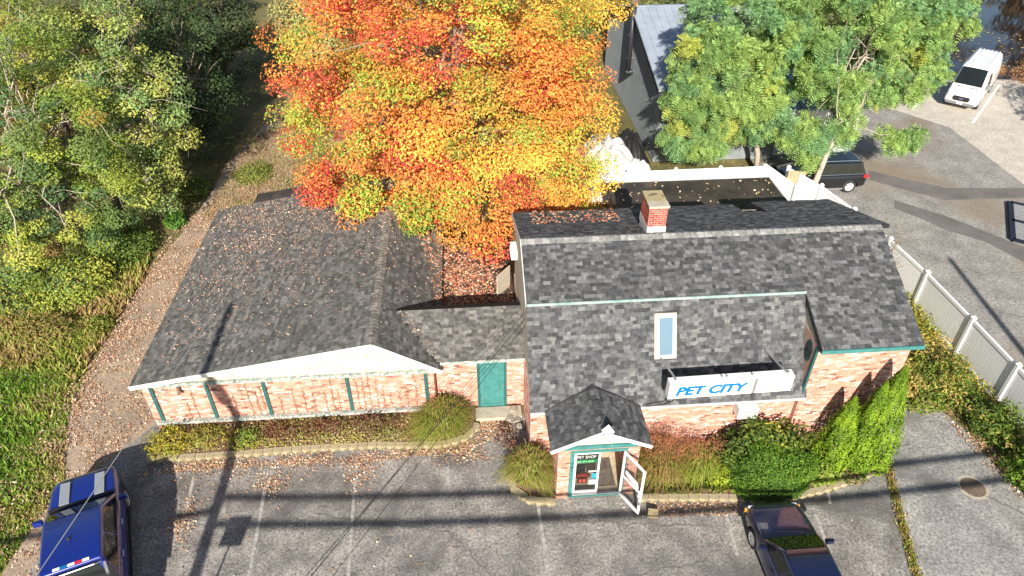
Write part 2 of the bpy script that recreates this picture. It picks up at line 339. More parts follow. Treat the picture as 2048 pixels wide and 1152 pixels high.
# ================================================================== the setting
def struct(o, label=None): o['kind'] = 'structure'; return o
def river_depth(x, y):
    if x < 26 or y < 43: return 0.
    e = y - (47.5 + max(0, 38 - x) * .55 - max(0, x - 38) * .35)
    return -1.6 * min(1, max(0, e / 3.))
xs = [-600, -300, -150, -80] + list(range(-60, 100, 3)) + [110, 150, 300, 600]; ys = [-300, -120, -60, -30] + list(range(-12, 120, 3)) + [140, 200, 350, 700]
gv = [(x, y, -.03 + river_depth(x, y)) for y in ys for x in xs]; nx = len(xs)
gf = [(j * nx + i, j * nx + i + 1, (j + 1) * nx + i + 1, (j + 1) * nx + i) for j in range(len(ys) - 1) for i in range(nx - 1)]
g = MB(); g.v = gv; g.f = gf; struct(g.build('ground', M['ground'], recalc=False, smooth=True))
struct(flat('river_water', [(27, 46), (120, 46), (120, 130), (27, 130)], -.75, M['water']))
struct(flat('road', [(-90, -9), (90, -9), (90, 4.5), (-90, 4.5)], -.02, M['asphalt_patch']))
lot = struct(flat('parking_lot', [(-13.0, 4.6), (12.0, 4.6), (12.2, 9.9), (13.1, 13.2), (13.3, 13.9), (13.2, 15.2), (1.9, 15.2), (1.6, 17.3), (-11.0, 17.3), (-12.6, 15.0)], 0, M['asphalt']))
apron = struct(flat('side_driveway', [(12.0, 4.6), (18.4, 4.6), (17.2, 11.5), (16.7, 13.5), (16.6, 15.2), (15.9, 16.8), (13.4, 16.8), (13.25, 14.2), (13.1, 13.2), (12.2, 9.9)], .004, M['asphalt_light']))
drive = struct(flat('leafy_driveway', [(-14.2, 4.6), (-13.0, 4.6), (-12.6, 15.0), (-11.0, 17.3), (-10.6, 28.5), (-9.0, 31.0), (-10.0, 40), (-12.0, 44), (-13.2, 38), (-13.6, 31), (-14.5, 24.5), (-14.2, 18), (-13.2, 15)], -.004, M['drive']))
yard = struct(flat('leaf_strewn_yard', [(-13.4, 30.0), (-12.0, 27), (-10.8, 27.9), (-1, 27.9), (-1, 18.4), (1.7, 18.4), (1.7, 23), (6.0, 24), (6.0, 30.8), (6.2, 36), (5, 50), (-9, 56), (-13.5, 44)], -.012, M['litter_soil']))
lawn = struct(flat('lawn', [(-30, 4.6), (-14.0, 4.6), (-13.0, 15), (-14.0, 18), (-14.4, 24), (-17, 27), (-30, 26)], -.008, M['lawn_soil']))
rear = struct(flat('rear_parking_lot', [(18.6, 5), (70, 5), (70, 45), (38.5, 46.2), (33, 47.5), (22.3, 47), (22.3, 35.6), (16.3, 35.6), (16.3, 31.1), (17.4, 28.8), (18.4, 24)], -.004, M['asphalt_rear']))
tan = flat('tan_pavement', [(27.6, 42.3), (30.2, 38.6), (30.0, 31.2), (33, 22), (69, 22), (69, 44.5), (38.4, 46), (33, 47.2)], .002, M['asphalt_tan'], rear)
for pts in ([(22.4, 33.5), (24.1, 32.2), (25.7, 31.2), (29.6, 30.9), (40, 30.5), (40, 29.2), (29.2, 29.9), (24.8, 30.0), (23.2, 31.3), (22.0, 32.4)],
            [(22.2, 30.2), (24.1, 28.3), (26.1, 25.4), (29.5, 21), (28.6, 20.4), (25.2, 24.4), (24.5, 26.1), (23.3, 27.1), (22.6, 28.3), (21.8, 29.4)],
            [(18.75, 10), (19.9, 10), (19.7, 19), (19.6, 24), (19.3, 28.2), (18.6, 28.2), (18.7, 22)]):
    flat('asphalt_patch', pts, .006, M['asphalt_patch'], rear)
def line_quad(p, q, w): 
    p = Vector((*p, 0)); q = Vector((*q, 0)); d = (q - p).normalized(); s = Vector((-d.y, d.x, 0)) * w / 2; return [(a.x, a.y) for a in (p - s, q - s, q + s, p + s)]
for p, q in (((32.0, 39.1), (37.8, 45.2)), ((29.4, 41.5), (33.4, 46.0)), ((36.2, 35.6), (40.2, 40.2))): flat('painted_line', line_quad(p, q, .14), .012, M['line_white'], rear)
for p, q in (((-9.06, 14.9), (-8.85, 12.6)), ((-6.75, 15.0), (-6.5, 10.5)), ((-3.95, 15.2), (-3.75, 10.5)), ((-1.0, 14.7), (-.95, 14.0)), ((1.78, 13.05), (1.85, 10.2)), ((7.48, 12.65), (7.32, 10.9)), ((10.15, 12.1), (10.0, 10.6)), ((10.9, 12.9), (10.75, 12.4))):
    flat('painted_line', line_quad(p, q, .1), .008, M['line'], lot)
# cracks and sealed seams in the paving, as thin strips of darker tar
def crack(pts, w, parent, z):
    m = MB(); 
    for a, b in zip(pts[:-1], pts[1:]): m.poly([(x, y, z) for x, y in line_quad(a, b, w * rnd.uniform(.6, 1.4))])
    m.build('crack', M['asphalt_patch'], parent, recalc=False)
def wander(a, b, n, k): 
    return [(a[0] + (b[0] - a[0]) * i / n + rnd.uniform(-k, k), a[1] + (b[1] - a[1]) * i / n + rnd.uniform(-k, k)) for i in range(n + 1)]
for a, b in (((13.2, 14.4), (14.6, 15.9)), ((13.4, 14.3), (14.4, 14.5)), ((15.7, 12.3), (16.9, 11.2)), ((14.3, 13.2), (15.2, 12.6)), ((14.6, 15.9), (14.5, 16.7))): crack(wander(a, b, 10, .05), .05, apron, .0095)
for a, b in (((2.6, 12.4), (6.8, 11.9)), ((-5, 13.2), (-1, 12.3)), ((-1, 12.3), (1, 10)), ((3, 10.4), (6.5, 10.8))): crack(wander(a, b, 22, .07), .025, lot, .006)
# the drain lid in the side driveway
t = thing('drain_cover', 'round rusty drain cover set in the cracked pale driveway', 'drain cover', (15.5, 12.66, 0))
MB().cyl((15.5, 12.66, .005), .36, .02, seg=28).build('lid', M['rust'], t); k = MB()
for i in range(28):
    a0, a1 = 2 * math.pi * i / 28, 2 * math.pi * (i + 1) / 28
    k.poly([(15.5 + r * math.cos(a), 12.66 + r * math.sin(a), .0085) for r, a in ((.37, a0), (.47, a0), (.47, a1), (.37, a1))])
k.build('collar', M['concrete'], t, recalc=False)

# ================================================================== left brick building
LX0, LX1, LY, LYB = -10.85, -1.3, 17.1, 27.8
RX, RZ, EZL, EZR = -3.2, 3.5, 2.2, 2.2
def zl(x): return EZL + (x + 11.05) * (RZ - EZL) / (RX + 11.05)
def zr(x): return EZR + (-1.08 - x) * (RZ - EZR) / (-1.08 - RX)
H = thing('brick_annex', 'long low brick annex with lopsided grey shingle roof and cream gable', 'building', ((LX0 + LX1) / 2, (LY + LYB) / 2, 0))
w = MB().box(LX0, LX1, LY, LYB, 0, 2.16).build('wall', M['mortar'], H)
PB = Pieces()
def skL(cx, cz): return False
brick_plane(PB, w, LX0, LX1, LY, 0, 2.16); brick_plane_x(PB, w, LX0, LY, LYB, 0, 2.16)
PB.finish('brick', M['brick'], M['brick_i'], key=lambda it: (it[1] - Vector((-6, 0, CAMH))).length + (50 if it[1].y > LY + .1 else 0) + (20 if it[1].z < .5 else 0))
rf = MB()
for (a, b, za, zb) in ((-11.05, RX, EZL, RZ), (RX, -1.08, RZ, EZR)):
    rf.hexa([(a, 16.88, za - .10), (b, 16.88, zb - .10), (b, 28.0, zb - .10), (a, 28.0, za - .10)], [(a, 16.88, za), (b, 16.88, zb), (b, 28.0, zb), (a, 28.0, za)])
roof = rf.build('roof', M['dark'], H)
PS = Pieces(); e = .002
roof_plane(PS, roof, (-11.07, 28.0, EZL + e), (-11.07, 16.86, EZL + e), (RX, 28.0, RZ + e), th=.008)
roof_plane(PS, roof, (-1.06, 16.86, EZR + e), (-1.06, 28.0, EZR + e), (RX, 16.86, RZ + e), th=.008)
PS.finish('shingle', M['shingle_left'], M['shingle_left_i'])
k = MB()    # ridge caps
for i in range(62):
    y = 16.86 + i * .18
    for s, zf in ((-1, zl), (1, zr)):
        x1 = RX + s * .15; z1 = zf(x1)
        k.hexa([(RX, y, RZ + .012), (x1, y, z1 + .014), (x1, y + .175, z1 + .012), (RX, y + .175, RZ + .010)], [(RX, y, RZ + .04), (x1, y, z1 + .036), (x1, y + .175, z1 + .022), (RX, y + .175, RZ + .026)])
o = k.build('ridge_cap', piece_mat('faded_ridge_shingle', [(0, (.12, .113, .102)), (1, (.2, .187, .168))], True), roof); o['kind'] = 'stuff'
g = [(-10.9, LY - .05, 2.16), (-1.25, LY - .05, 2.16), (-1.25, LY - .05, zr(-1.25) - .1), (RX, LY - .05, RZ - .1), (-10.9, LY - .05, max(zl(-10.9) - .1, 2.17))]
MB().prism(g, (0, .16, 0)).build('gable_panel', M['cream'], H)
for (a, b) in (((-11.07, 16.865, EZL - .055), (RX, 16.865, RZ - .055)), ((RX, 16.865, RZ - .055), (-1.06, 16.865, EZR - .055))): MB().bar(a, b, .035, .15).build('rake_board', M['white'], H)
MB().box(-10.95, -1.2, LY - .15, LY - .052, 2.05, 2.17).build('frieze_board', M['teal_worn'], H)
MB().box(-10.75, -1.4, LY - .16, LY - .012, .30, .40).build('sill_board', M['teal_worn'], H)
for i, x in enumerate((-10.55, -8.78, -6.95, -4.22, -1.62)): MB().box(x - .06, x + .06, LY - .06, LY - .012, .40, 2.05).build('post', M['teal_dark'], H)
MB().bar((-1.32, LY - .06, .05), (-1.32, LY - .06, 2.05), .05, .05).build('downspout', mat('brown_pipe', (.16, .05, .04), .6), H)
# dry vine stems climbing the brickwork
vx = [-9.6, -9.35, -8.25, -8.05, -7.55, -7.3, -7.1, -6.55, -6.1, -5.75, -5.45, -5.05, -4.8, -4.6, -3.95, -3.75, -3.55, -3.3, -3.1, -2.85, -2.55, -2.3, -2.0]
for x in vx:
    zt = rnd.uniform(1.1, 2.02); t = thing('vine', 'thin dry vine with small reddish leaves climbing the annex brick wall', 'vine', (x, LY - .03, .2), 0, 'dry vines on the annex wall')
    pts = [(x + rnd.uniform(-.02, .02), LY - .028, .2 + (zt - .2) * i / 10) for i in range(11)]; MB().tube(pts, [.007] * 10 + [.003], 5).build('stem', M['bark'], t)
    k = int(26 * zt); P = np.array([pts[NP.randint(11)] for _ in range(k)]) + NP.normal(size=(k, 3)) * np.array([.03, .006, .07]) - np.array([0, .012, 0]); V, F = leaf_quads(P, np.array([0, -1, .3]) + NP.normal(size=(k, 3)) * .3, .045, .7)
    np_mesh('leaves', V, F, jitter_cols(pick([(.22, .07, .04), (.3, .13, .06), (.2, .16, .05)], (2, 2, 1), k), k, .3), M['leaf_dry'], t)
# wall lamp
t = thing('wall_lamp', 'small rusty wall lamp under the annex gable', 'lamp', (-9.65, LY - .1, 1.85))
MB().box(-9.7, -9.6, LY - .11, LY - .012, 1.82, 1.94).build('bracket', M['rust'], t); MB().tube([(-9.65, LY - .11, 1.86), (-9.62, LY - .22, 1.75)], [.035, .06], 8).build('shade', M['rust'], t)
t = thing('shadow_strip_slab', 'black slab added behind the annex in place of a shadow strip', 'shadow stand-in', (-7.7, 28.4, 0))  # black slab on posts, added to draw the dark shadow strip behind the annex
MB().hexa([(-9.5, 28.03, 2.3), (-5.9, 28.03, 2.85), (-5.9, 28.95, 2.83), (-9.5, 28.95, 2.28)], [(-9.5, 28.03, 2.42), (-5.9, 28.03, 2.98), (-5.9, 28.95, 2.96), (-9.5, 28.95, 2.40)]).build('roof', M['roofing'], t)  # no real roof here: the black colour stands for shade on the ground
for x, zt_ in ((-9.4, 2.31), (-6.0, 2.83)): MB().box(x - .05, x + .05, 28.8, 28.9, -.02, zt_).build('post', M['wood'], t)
# service mast behind
t = thing('service_mast', 'rusty steel post standing up at the back edge of the leaf strewn roof', 'post', (-5.95, 27.4, zl(-5.95)))
MB().tube([(-5.95, 27.4, zl(-5.95)), (-5.95, 27.4, 4.15)], .045, 8).build('pole', M['rust'], t)
MB().bar((-6.05, 27.4, 4.0), (-5.45, 27.3, 4.35), .05, .05).build('arm', M['rust'], t); MB().bar((-5.9, 27.4, 4.0), (-5.62, 27.7, zl(-5.62)), .05, .05).build('brace', M['wood'], t)

# ================================================================== connector with the teal door
H = thing('connecting_wing', 'small shingled brick wing with a teal plank door between two buildings', 'building', (.2, 18.5, 0))
w = MB().box(-1.29, 1.78, 17.25, 18.55, 0, 2.42).build('wall', M['mortar'], H)
PB = Pieces(); brick_plane(PB, w, -1.29, 1.78, 17.25, 0, 2.42, skip=lambda cx, cz: .05 < cx - 1.29 < 1.15 and cz < 2.25); PB.finish('brick', M['brick'], M['brick_i'])
rf = MB().hexa([(-1.2, 17.05, 2.36), (1.72, 17.05, 2.36), (1.72, 18.85, 3.14), (-2.5, 18.85, 3.14)], [(-1.2, 17.05, 2.46), (1.72, 17.05, 2.46), (1.72, 18.85, 3.24), (-2.5, 18.85, 3.24)])
rf.hexa([(-2.6, 18.85, 3.14), (1.72, 18.85, 3.14), (1.72, 19.3, 2.94), (-2.6, 19.3, 2.94)], [(-2.6, 18.85, 3.24), (1.72, 18.85, 3.24), (1.72, 19.3, 3.04), (-2.6, 19.3, 3.04)])
roof = rf.build('roof', M['dark'], H); PS = Pieces(); roof_plane(PS, roof, (-2.55, 17.04, 2.462), (1.72, 17.04, 2.462), (-2.55, 18.85, 3.242), skip=lambda cx, cv: cx < 1.33 - cv * .68); PS.finish('shingle', M['shingle_left'], M['shingle_left_i'])
MB().box(-1.28, 1.66, 18.56, 25.2, 0, 1.88).build('rear_wall', M['siding_tan'], H); MB().box(-1.29, 1.67, 18.86, 25.3, 1.89, 2.0).build('flat_roof', M['roofing'], H)
MB().box(-1.1, 1.72, 17.0, 17.04, 2.34, 2.45).build('eave_board', M['teal_worn'], H)
d = MB().box(.10, 1.10, 17.17, 17.25, .02, 2.2).build('door', M['teal'], H)
for i in range(5): MB().box(.20 + i * .162, .20 + i * .162 + .154, 17.155, 17.172, .26, 2.12).build('plank', M['teal'], d)
for b in ((.10, .19, .02, 2.2), (1.02, 1.10, .02, 2.2)): MB().box(b[0], b[1], 17.14, 17.171, b[2], b[3]).build('stile', M['teal_dark'], d)
MB().box(.19, 1.02, 17.145, 17.171, .06, .24).build('bottom_rail', M['teal'], d); MB().box(.95, .99, 17.11, 17.156, 1.1, 1.16).build('handle', M['steel'], d)
MB().box(.0, 1.6, 16.55, 17.1, 0, .16).build('step', M['concrete'], H, bevel=.02)

# ================================================================== main shop
X0, X1, XM = 1.66, 13.25, 10.17
RY, RZm = 18.2, 6.35; EYr, EZr = 14.48, 4.55; BY, BZ = 16.2, 4.55 + (16.2 - 14.48) * (6.35 - 4.55) / (18.2 - 14.48)
MY, MZ = 14.68, 2.4; WY1, WY2 = 14.92, 14.75
H = thing('pet_shop', 'brick pet shop with steep charcoal shingle roof, brick chimney and teal eaves', 'building', (7.4, 18, 0))
w = MB().box(X0 + .05, XM, WY1, 21.8, 0, 2.45).build('wall', M['mortar'], H)
w2 = MB().box(XM + .003, X1 - .1, WY2, 21.8, 0, 4.5).build('wall', M['mortar'], H)
PB = Pieces()
brick_plane(PB, w, X0 + .05, XM, WY1, 0, 2.42, skip=lambda cx, cz: .85 < cx < 3.1); brick_plane(PB, w2, XM + .003, X1 - .1, WY2, 0, 4.5); brick_plane_x(PB, w, X0 + .05, WY1, 18.4, 0, 2.42)
PB.finish('brick', M['brick'], M['brick_i'], key=lambda it: -it[1].z - (3 if it[1].y < WY2 + .05 else 0) + (50 if it[1].x < 1.8 else 0))
rzf = lambda y: RZm - (abs(y - RY) * (RZm - EZr) / (RY - EYr) if y < RY else (y - RY) * .325)
rf = MB(); th = .12
def slab(x0, x1, ya, yb):
    rf.hexa([(x0, ya, rzf(ya) - th), (x1, ya, rzf(ya) - th), (x1, yb, rzf(yb) - th), (x0, yb, rzf(yb) - th)], [(x0, ya, rzf(ya)), (x1, ya, rzf(ya)), (x1, yb, rzf(yb)), (x0, yb, rzf(yb))])
slab(X0, XM, BY, RY); slab(XM, X1, EYr, RY)
for a, b, yb in ((X0, 9.75, 21.75), (9.75, 10.55, 20.5), (10.55, 13.55, 21.95)): slab(a, b, RY, yb)
roof = rf.build('roof', M['dark'], H)
MB().hexa([(X0, MY, MZ - .1), (XM + .12, MY, MZ - .1), (XM + .12, BY, BZ - .12), (X0, BY, BZ - .12)][::1], [(X0, MY - .04, MZ), (XM + .12, MY - .04, MZ), (XM + .12, BY - .04, BZ), (X0, BY - .04, BZ)]).build('mansard', M['dark'], H)
PS = Pieces(); e = .002
roof_plane(PS, roof, (X0 - .02, BY - .02, BZ + .003), (XM, BY - .02, BZ + .003), (X0 - .02, RY, RZm + e))
roof_plane(PS, roof, (XM, EYr - .02, EZr - .008), (X1 + .02, EYr - .02, EZr - .008), (XM, RY, RZm + e))
roof_plane(PS, roof, (X0 - .02, MY - .045, MZ), (XM + .14, MY - .045, MZ), (X0 - .02, BY - .043, BZ))
for a, b, yb in ((X0, 9.75, 21.75), (9.75, 10.55, 20.5), (10.55, 13.55, 21.95)): roof_plane(PS, roof, (b, yb + .02, rzf(yb + .02) + e), (a, yb + .02, rzf(yb + .02) + e), (b, RY, RZm + e))
PS.finish('shingle', M['shingle_main'], M['shingle_main_i'])
k = MB(); n = 52
for i in range(n):
    xa = X0 - .02 + i * (X1 - X0 + .04) / n; xb = xa + (X1 - X0 + .04) / n - .004
    for s in (-1, 1):
        y1 = RY + s * .16; z1 = rzf(y1)
        k.hexa([(xa, RY, RZm + .006), (xb, RY, RZm + .006), (xb, y1, z1 + .006), (xa, y1, z1 + .006)], [(xa, RY, RZm + .036), (xb, RY, RZm + .022), (xb, y1, z1 + .022), (xa, y1, z1 + .034)])
o = k.build('ridge_cap', piece_mat('pale_ridge_shingle', [(0, (.14, .14, .138)), (1, (.25, .247, .24))], True), roof); o['kind'] = 'stuff'
MB().box(X0, XM, BY - .075, BY - .045, BZ - .04, BZ + .045).build('flashing', M['copper'], H)
MB().box(XM - .02, X1 + .02, EYr - .07, EYr - .025, EZr - .14, EZr - .01).build('eave_board', M['teal'], H)
MB().box(X0, XM + .14, MY - .075, MY - .045, MZ - .09, MZ - .005).build('eave_board', M['lead'], H)
# cheek wall between the two roof planes, with its octagon window
ck = [(XM, BY, BZ - .1), (XM, EYr + .28, EZr + .03), (XM, EYr + .28, 2.3), (XM, MY + .1, MZ + .05)]
cheek = MB().prism([(XM + .02, BY, BZ - .06), (XM + .02, WY2, rzf(WY2) - .06), (XM + .02, WY2, 2.3), (XM + .02, 15.3, 2.3)], (.06, 0, 0)).build('cheek_wall', M['siding_tan'], H)
MB().bar((XM + .01, BY, BZ - .09), (XM + .01, EYr, EZr - .09), .05, .17).build('rake_board', M['black'], H)
MB().box(XM - .005, XM + .07, WY2 - .04, WY2 + .05, 2.45, 4.42).build('corner_board', M['teal_dark'], H)
oc = [(XM, 15.12 + .24 * math.cos(R(22.5 + 45 * i)), 3.95 + .42 * math.sin(R(22.5 + 45 * i))) for i in range(8)]
ow = MB().prism(oc, (.03, 0, 0)).build('octagon_window', M['teal_dark'], H)
MB().prism([(XM - .006, 15.12 + .17 * math.cos(R(22.5 + 45 * i)), 3.95 + .33 * math.sin(R(22.5 + 45 * i))) for i in range(8)], (.02, 0, 0)).build('pane', M['glass_dark'], ow)
# left gable end
MB().prism([(X0 + .06, WY1, 2.4), (X0 + .06, 21.5, 2.4), (X0 + .06, 21.5, rzf(21.5) - .12), (X0 + .06, RY, RZm - .12), (X0 + .06, BY, BZ - .12)], (.1, 0, 0)).build('gable_wall', M['siding_tan'], H)
MB().bar((X0 - .03, BY, BZ - .07), (X0 - .03, RY, RZm - .07), .03, .17).build('rake_board', M['lead'], H)
MB().bar((X0 - .03, RY, RZm - .07), (X0 - .03, 21.75, rzf(21.75) - .07), .03, .17).build('rake_board', M['lead'], H)
MB().box(X0 + .17, X1 - .2, 21.4, 21.5, 2.4, 5.1).build('rear_wall', M['siding_tan'], H)
MB().prism([(X1 - .18, WY2 + .1, 4.4), (X1 - .18, 21.5, 4.4), (X1 - .18, 21.5, rzf(21.5) - .13), (X1 - .18, RY, RZm - .13), (X1 - .18, WY2 + .1, rzf(WY2 + .1) - .13)], (.07, 0, 0)).build('gable_wall', M['siding_tan'], H)
# mansard skylight
mv = Vector((0, BY - MY, BZ - MZ)).normalized(); mn = Vector((1, 0, 0)).cross(mv); MO = Vector((0, MY - .04, MZ))
def mpt(x, v, h=0.): p = MO + mv * v + mn * h; return (x, p.y, p.z)
def mbox(x0, x1, v0, v1, h0, h1): return MB().hexa([mpt(x0, v0, h0), mpt(x1, v0, h0), mpt(x1, v1, h0), mpt(x0, v1, h0)], [mpt(x0, v0, h1), mpt(x1, v0, h1), mpt(x1, v1, h1), mpt(x0, v1, h1)])
sx0, sx1, sv0, sv1 = 5.48, 6.16, 1.50, 2.92
sk = mbox(sx0, sx1, sv0, sv1, .0, .07).build('skylight', M['siding_tan'], H)
mbox(sx0 + .13, sx1 - .13, sv0 + .13, sv1 - .13, .06, .105).build('pane', M['glass_sky'], sk)
for a in ((sx0 + .05, sx1 - .05, sv0 + .05, sv0 + .13), (sx0 + .05, sx1 - .05, sv1 - .13, sv1 - .05), (sx0 + .05, sx0 + .13, sv0 + .13, sv1 - .13), (sx1 - .13, sx1 - .05, sv0 + .13, sv1 - .13)): mbox(*a, .06, .125).build('frame', M['white'], sk)
mbox(sx0 - .12, sx1 + .12, sv0 - .05, sv0 - .005, .02, .05).build('apron_flashing', M['dark_steel'], sk)
# chimney
cx0, cx1, cy0, cy1, cz0, cz1 = 5.68, 6.25, 18.42, 19.38, 6.1, 7.18
ch = MB().box(cx0, cx1, cy0, cy1, cz0 - .3, cz1).build('chimney', M['mortar_grey'], H)
PC = Pieces(); PC.plane(ch, (cx0, cy0, 6.52), (1, 0, 0), (0, 0, 1), cx1 - cx0, cz1 - 6.52, .073, (.19,), gap=.014, thick=(.012, .012), stagger=False)
PC.plane(ch, (cx0, cy1, 6.40), (0, -1, 0), (0, 0, 1), cy1 - cy0, cz1 - 6.40, .073, (.192,), gap=.014, thick=(.012, .012), stagger=False)
PC.finish('brick', M['brick_red'], M['brick_red'])
MB().box(cx0 - .03, cx1 + .03, cy0 - .03, cy1 + .03, cz1, cz1 + .07).build('chimney_cap', M['capstone'], ch); MB().box(cx0 - .04, cx1 + .04, cy0 - .045, cy0 + .28, cz1 + .003, cz1 + .08).build('chimney_cap', M['concrete'], ch)
MB().box(cx0 - .02, cx1 + .02, cy0 - .03, cy1 + .02, 6.2, 6.5).build('chimney_flashing', M['lead'], ch)
MB().tube([(2.75, 20.9, rzf(20.9)), (2.75, 20.9, rzf(20.9) + .35)], .05, 8).build('vent_pipe', M['black'], H)
# flat low shed behind, with its rubber roof
H2 = thing('flat_roof_shed', 'low shed with flat black rubber roof scattered with leaves behind the pet shop', 'shed', (10.2, 25.4, 0))
MB().box(6.6, 13.9, 22.6, 27.8, 0, 2.68).build('wall', M['siding_tan'], H2); MB().box(6.4, 14.05, 22.4, 28.05, 2.69, 2.8).build('roof', M['roofing'], H2)
MB().box(6.38, 14.07, 28.05, 28.09, 2.66, 2.825).build('edge_trim', M['lead'], H2)
MB().box(14.05, 14.09, 22.4, 28.05, 2.66, 2.825).build('edge_trim', M['lead'], H2)

# window air conditioners
def ac(name, label, o, rz, w, hgt, dep):
    t = thing(name, label, 'air conditioner', o, rz)
    b = MB().box(-w / 2, w / 2, -dep, 0, 0, hgt).build('casing', M['white'], t, world=False, bevel=.015)
    MB().box(-w / 2 + .1, w / 2 - .06, -dep - .006, -dep + .01, .05, hgt - .08).build('grille_recess', M['grey_plastic'], t, world=False)
    for i in range(9): x = -w / 2 + .12 + i * (w - .2) / 8; MB().box(x - .004, x + .005, -dep - .014, -dep - .004, .05, hgt - .08).build('grille_bar', M['white'], t, world=False)
    for j in range(5): z = .07 + j * (hgt - .17) / 4; MB().box(-w / 2 + .1, w / 2 - .06, -dep - .016, -dep - .003, z - .004, z + .004).build('grille_bar', M['white'], t, world=False)
    return t
ac('air_conditioner', 'white box air conditioner poking from the brick wall below the sign', (8.5, WY1 - .008, 1.72), 0, .64, .44, .42)
ac('air_conditioner', 'white window air conditioner high on the tan gable end beside the maple', (X0 + .052, 20.5, 4.2), R(-90), .6, .4, .22)

# ================================================================== vestibule
H = thing('entrance_porch', 'small gabled brick entrance porch with cream gable, teal trim and storefront glass', 'porch', (3.6, 14, 0))
VX0, VX1, VY = 2.36, 4.78, 13.25; VZ = 2.42; AX, AZ = 3.58, 3.13; EXL, EXR = 2.12, 5.04; EZv = 2.42
wl_ = MB().box(VX0, VX0 + .16, VY, 14.95, 0, VZ).build('side_wall', M['mortar'], H)
wr_ = MB().box(VX1 - .16, VX1, VY + .0, 14.95, 0, VZ).build('side_wall', M['mortar'], H)
pl = MB().box(VX0 + .003, VX0 + .36, VY - .003, VY + .12, 0, VZ - .003).build('pier', M['mortar'], H)
pr = MB().box(VX1 - .36, VX1 - .003, VY - .003, VY + .12, 0, VZ - .003).build('pier', M['mortar'], H)
hd = MB().box(VX0 + .363, VX1 - .363, VY - .003, VY + .12, 2.2, VZ - .003).build('lintel', M['mortar'], H)
PB = Pieces(); brick_plane(PB, pl, VX0, VX0 + .36, VY - .003, 0, VZ); brick_plane(PB, pr, VX1 - .36, VX1, VY - .003, 0, VZ); brick_plane(PB, hd, VX0 + .363, VX1 - .363, VY - .003, 2.2, VZ); brick_plane_x(PB, wl_, VX0, VY, 14.9, 0, VZ)
PB.finish('brick', M['brick'], M['brick_i'])
YB = 15.3
rf = MB()
for a, b, za, zb in ((EXL, AX, EZv, AZ), (AX, EXR, AZ, EZv)): rf.hexa([(a, 13.1, za - .09), (b, 13.1, zb - .09), (b, YB, zb - .09), (a, YB, za - .09)], [(a, 13.1, za), (b, 13.1, zb), (b, YB, zb), (a, YB, za)])
roof = rf.build('roof', M['dark'], H); PS = Pieces()
roof_plane(PS, roof, (EXL - .02, YB, EZv - .006), (EXL - .02, 13.08, EZv - .006), (AX, YB, AZ + .002)); roof_plane(PS, roof, (EXR + .02, 13.08, EZv - .006), (EXR + .02, YB, EZv - .006), (AX, 13.08, AZ + .002)); PS.finish('shingle', M['shingle_main'], M['shingle_main_i'])
k = MB()
for i in range(15):
    y = 13.08 + i * .148
    for s in (-1, 1):
        x1 = AX + s * .13; z1 = AZ - .13 * (AZ - EZv) / 1.46
        k.hexa([(AX, y, AZ + .006), (x1, y, z1 + .006), (x1, y + .144, z1 + .006), (AX, y + .144, AZ + .006)], [(AX, y, AZ + .034), (x1, y, z1 + .03), (x1, y + .144, z1 + .02), (AX, y + .144, AZ + .022)])
o = k.build('ridge_cap', M['shingle_main_i'], roof); o['kind'] = 'stuff'
for a, b in (((EXL - .02, 13.07, EZv - .05), (AX, 13.07, AZ - .05)), ((AX, 13.07, AZ - .05), (EXR + .02, 13.07, EZv - .05))): MB().bar(a, b, .03, .11).build('rake_board', M['white'], H)
MB().prism([(EXL + .06, VY - .03, VZ + .003), (EXR - .06, VY - .03, VZ + .003), (AX, VY - .03, AZ - .1)], (0, .1, 0)).build('gable_panel', M['cream'], H)
MB().box(EXL + .06, EXR - .06, VY - .09, VY - .032, VZ - .10, VZ + .04).build('frieze_board', M['teal'], H)
for a, b in (((EXL + .1, VY - .06, EZv - .06), (AX - .55, VY - .06, AZ - .40)),): MB().bar(a, b, .03, .09).build('corner_brace', M['teal'], H)
fx0, fx1 = VX0 + .36, VX1 - .36
for a in ((fx0, fx0 + .12, 0.05, 2.2), (fx1 - .1, fx1, 0.05, 2.2), (fx0 + .12, fx1 - .1, 2.1, 2.2), (fx0 + .12, fx1 - .1, .03, .10)): MB().box(a[0], a[1], VY - .04, VY + .06, a[2], a[3]).build('door_casing', M['teal'], H)
wx0, wx1, dx1 = fx0 + .12, 3.62, fx1 - .1
for a in ((wx0, wx0 + .07, .1, 2.1), (wx1 - .06, wx1, .1, 2.1), (wx0 + .07, wx1 - .06, 2.03, 2.1), (wx0 + .07, wx1 - .06, .1, .28)): MB().box(a[0], a[1], VY - .025, VY + .04, a[2], a[3]).build('window_frame', M['white'], H)
MB().box(wx1 + .002, dx1, VY - .03, VY + .06, .1, .13).build('threshold', M['lead'], H)
MB().box(wx0 + .07, wx1 - .06, VY + .005, VY + .012, .28, 2.03).build('window_pane', M['glass'], H)
MB().box(VX0 + .165, VX1 - .165, VY + .065, 16.6, .02, .1).build('floor', M['tile_floor'], H); MB().box(3.72, 4.28, VY + .25, VY + 1.35, .1, .115).build('doormat', M['mat_brown'], H)
MB().box(VX0 + .17, 3.5, 14.6, 14.7, .1, 2.2).build('inner_wall', M['cream'], H); MB().box(2.9, 3.35, VY + .6, VY + 1.0, .1, .95).build('counter', M['grey_plastic'], H)
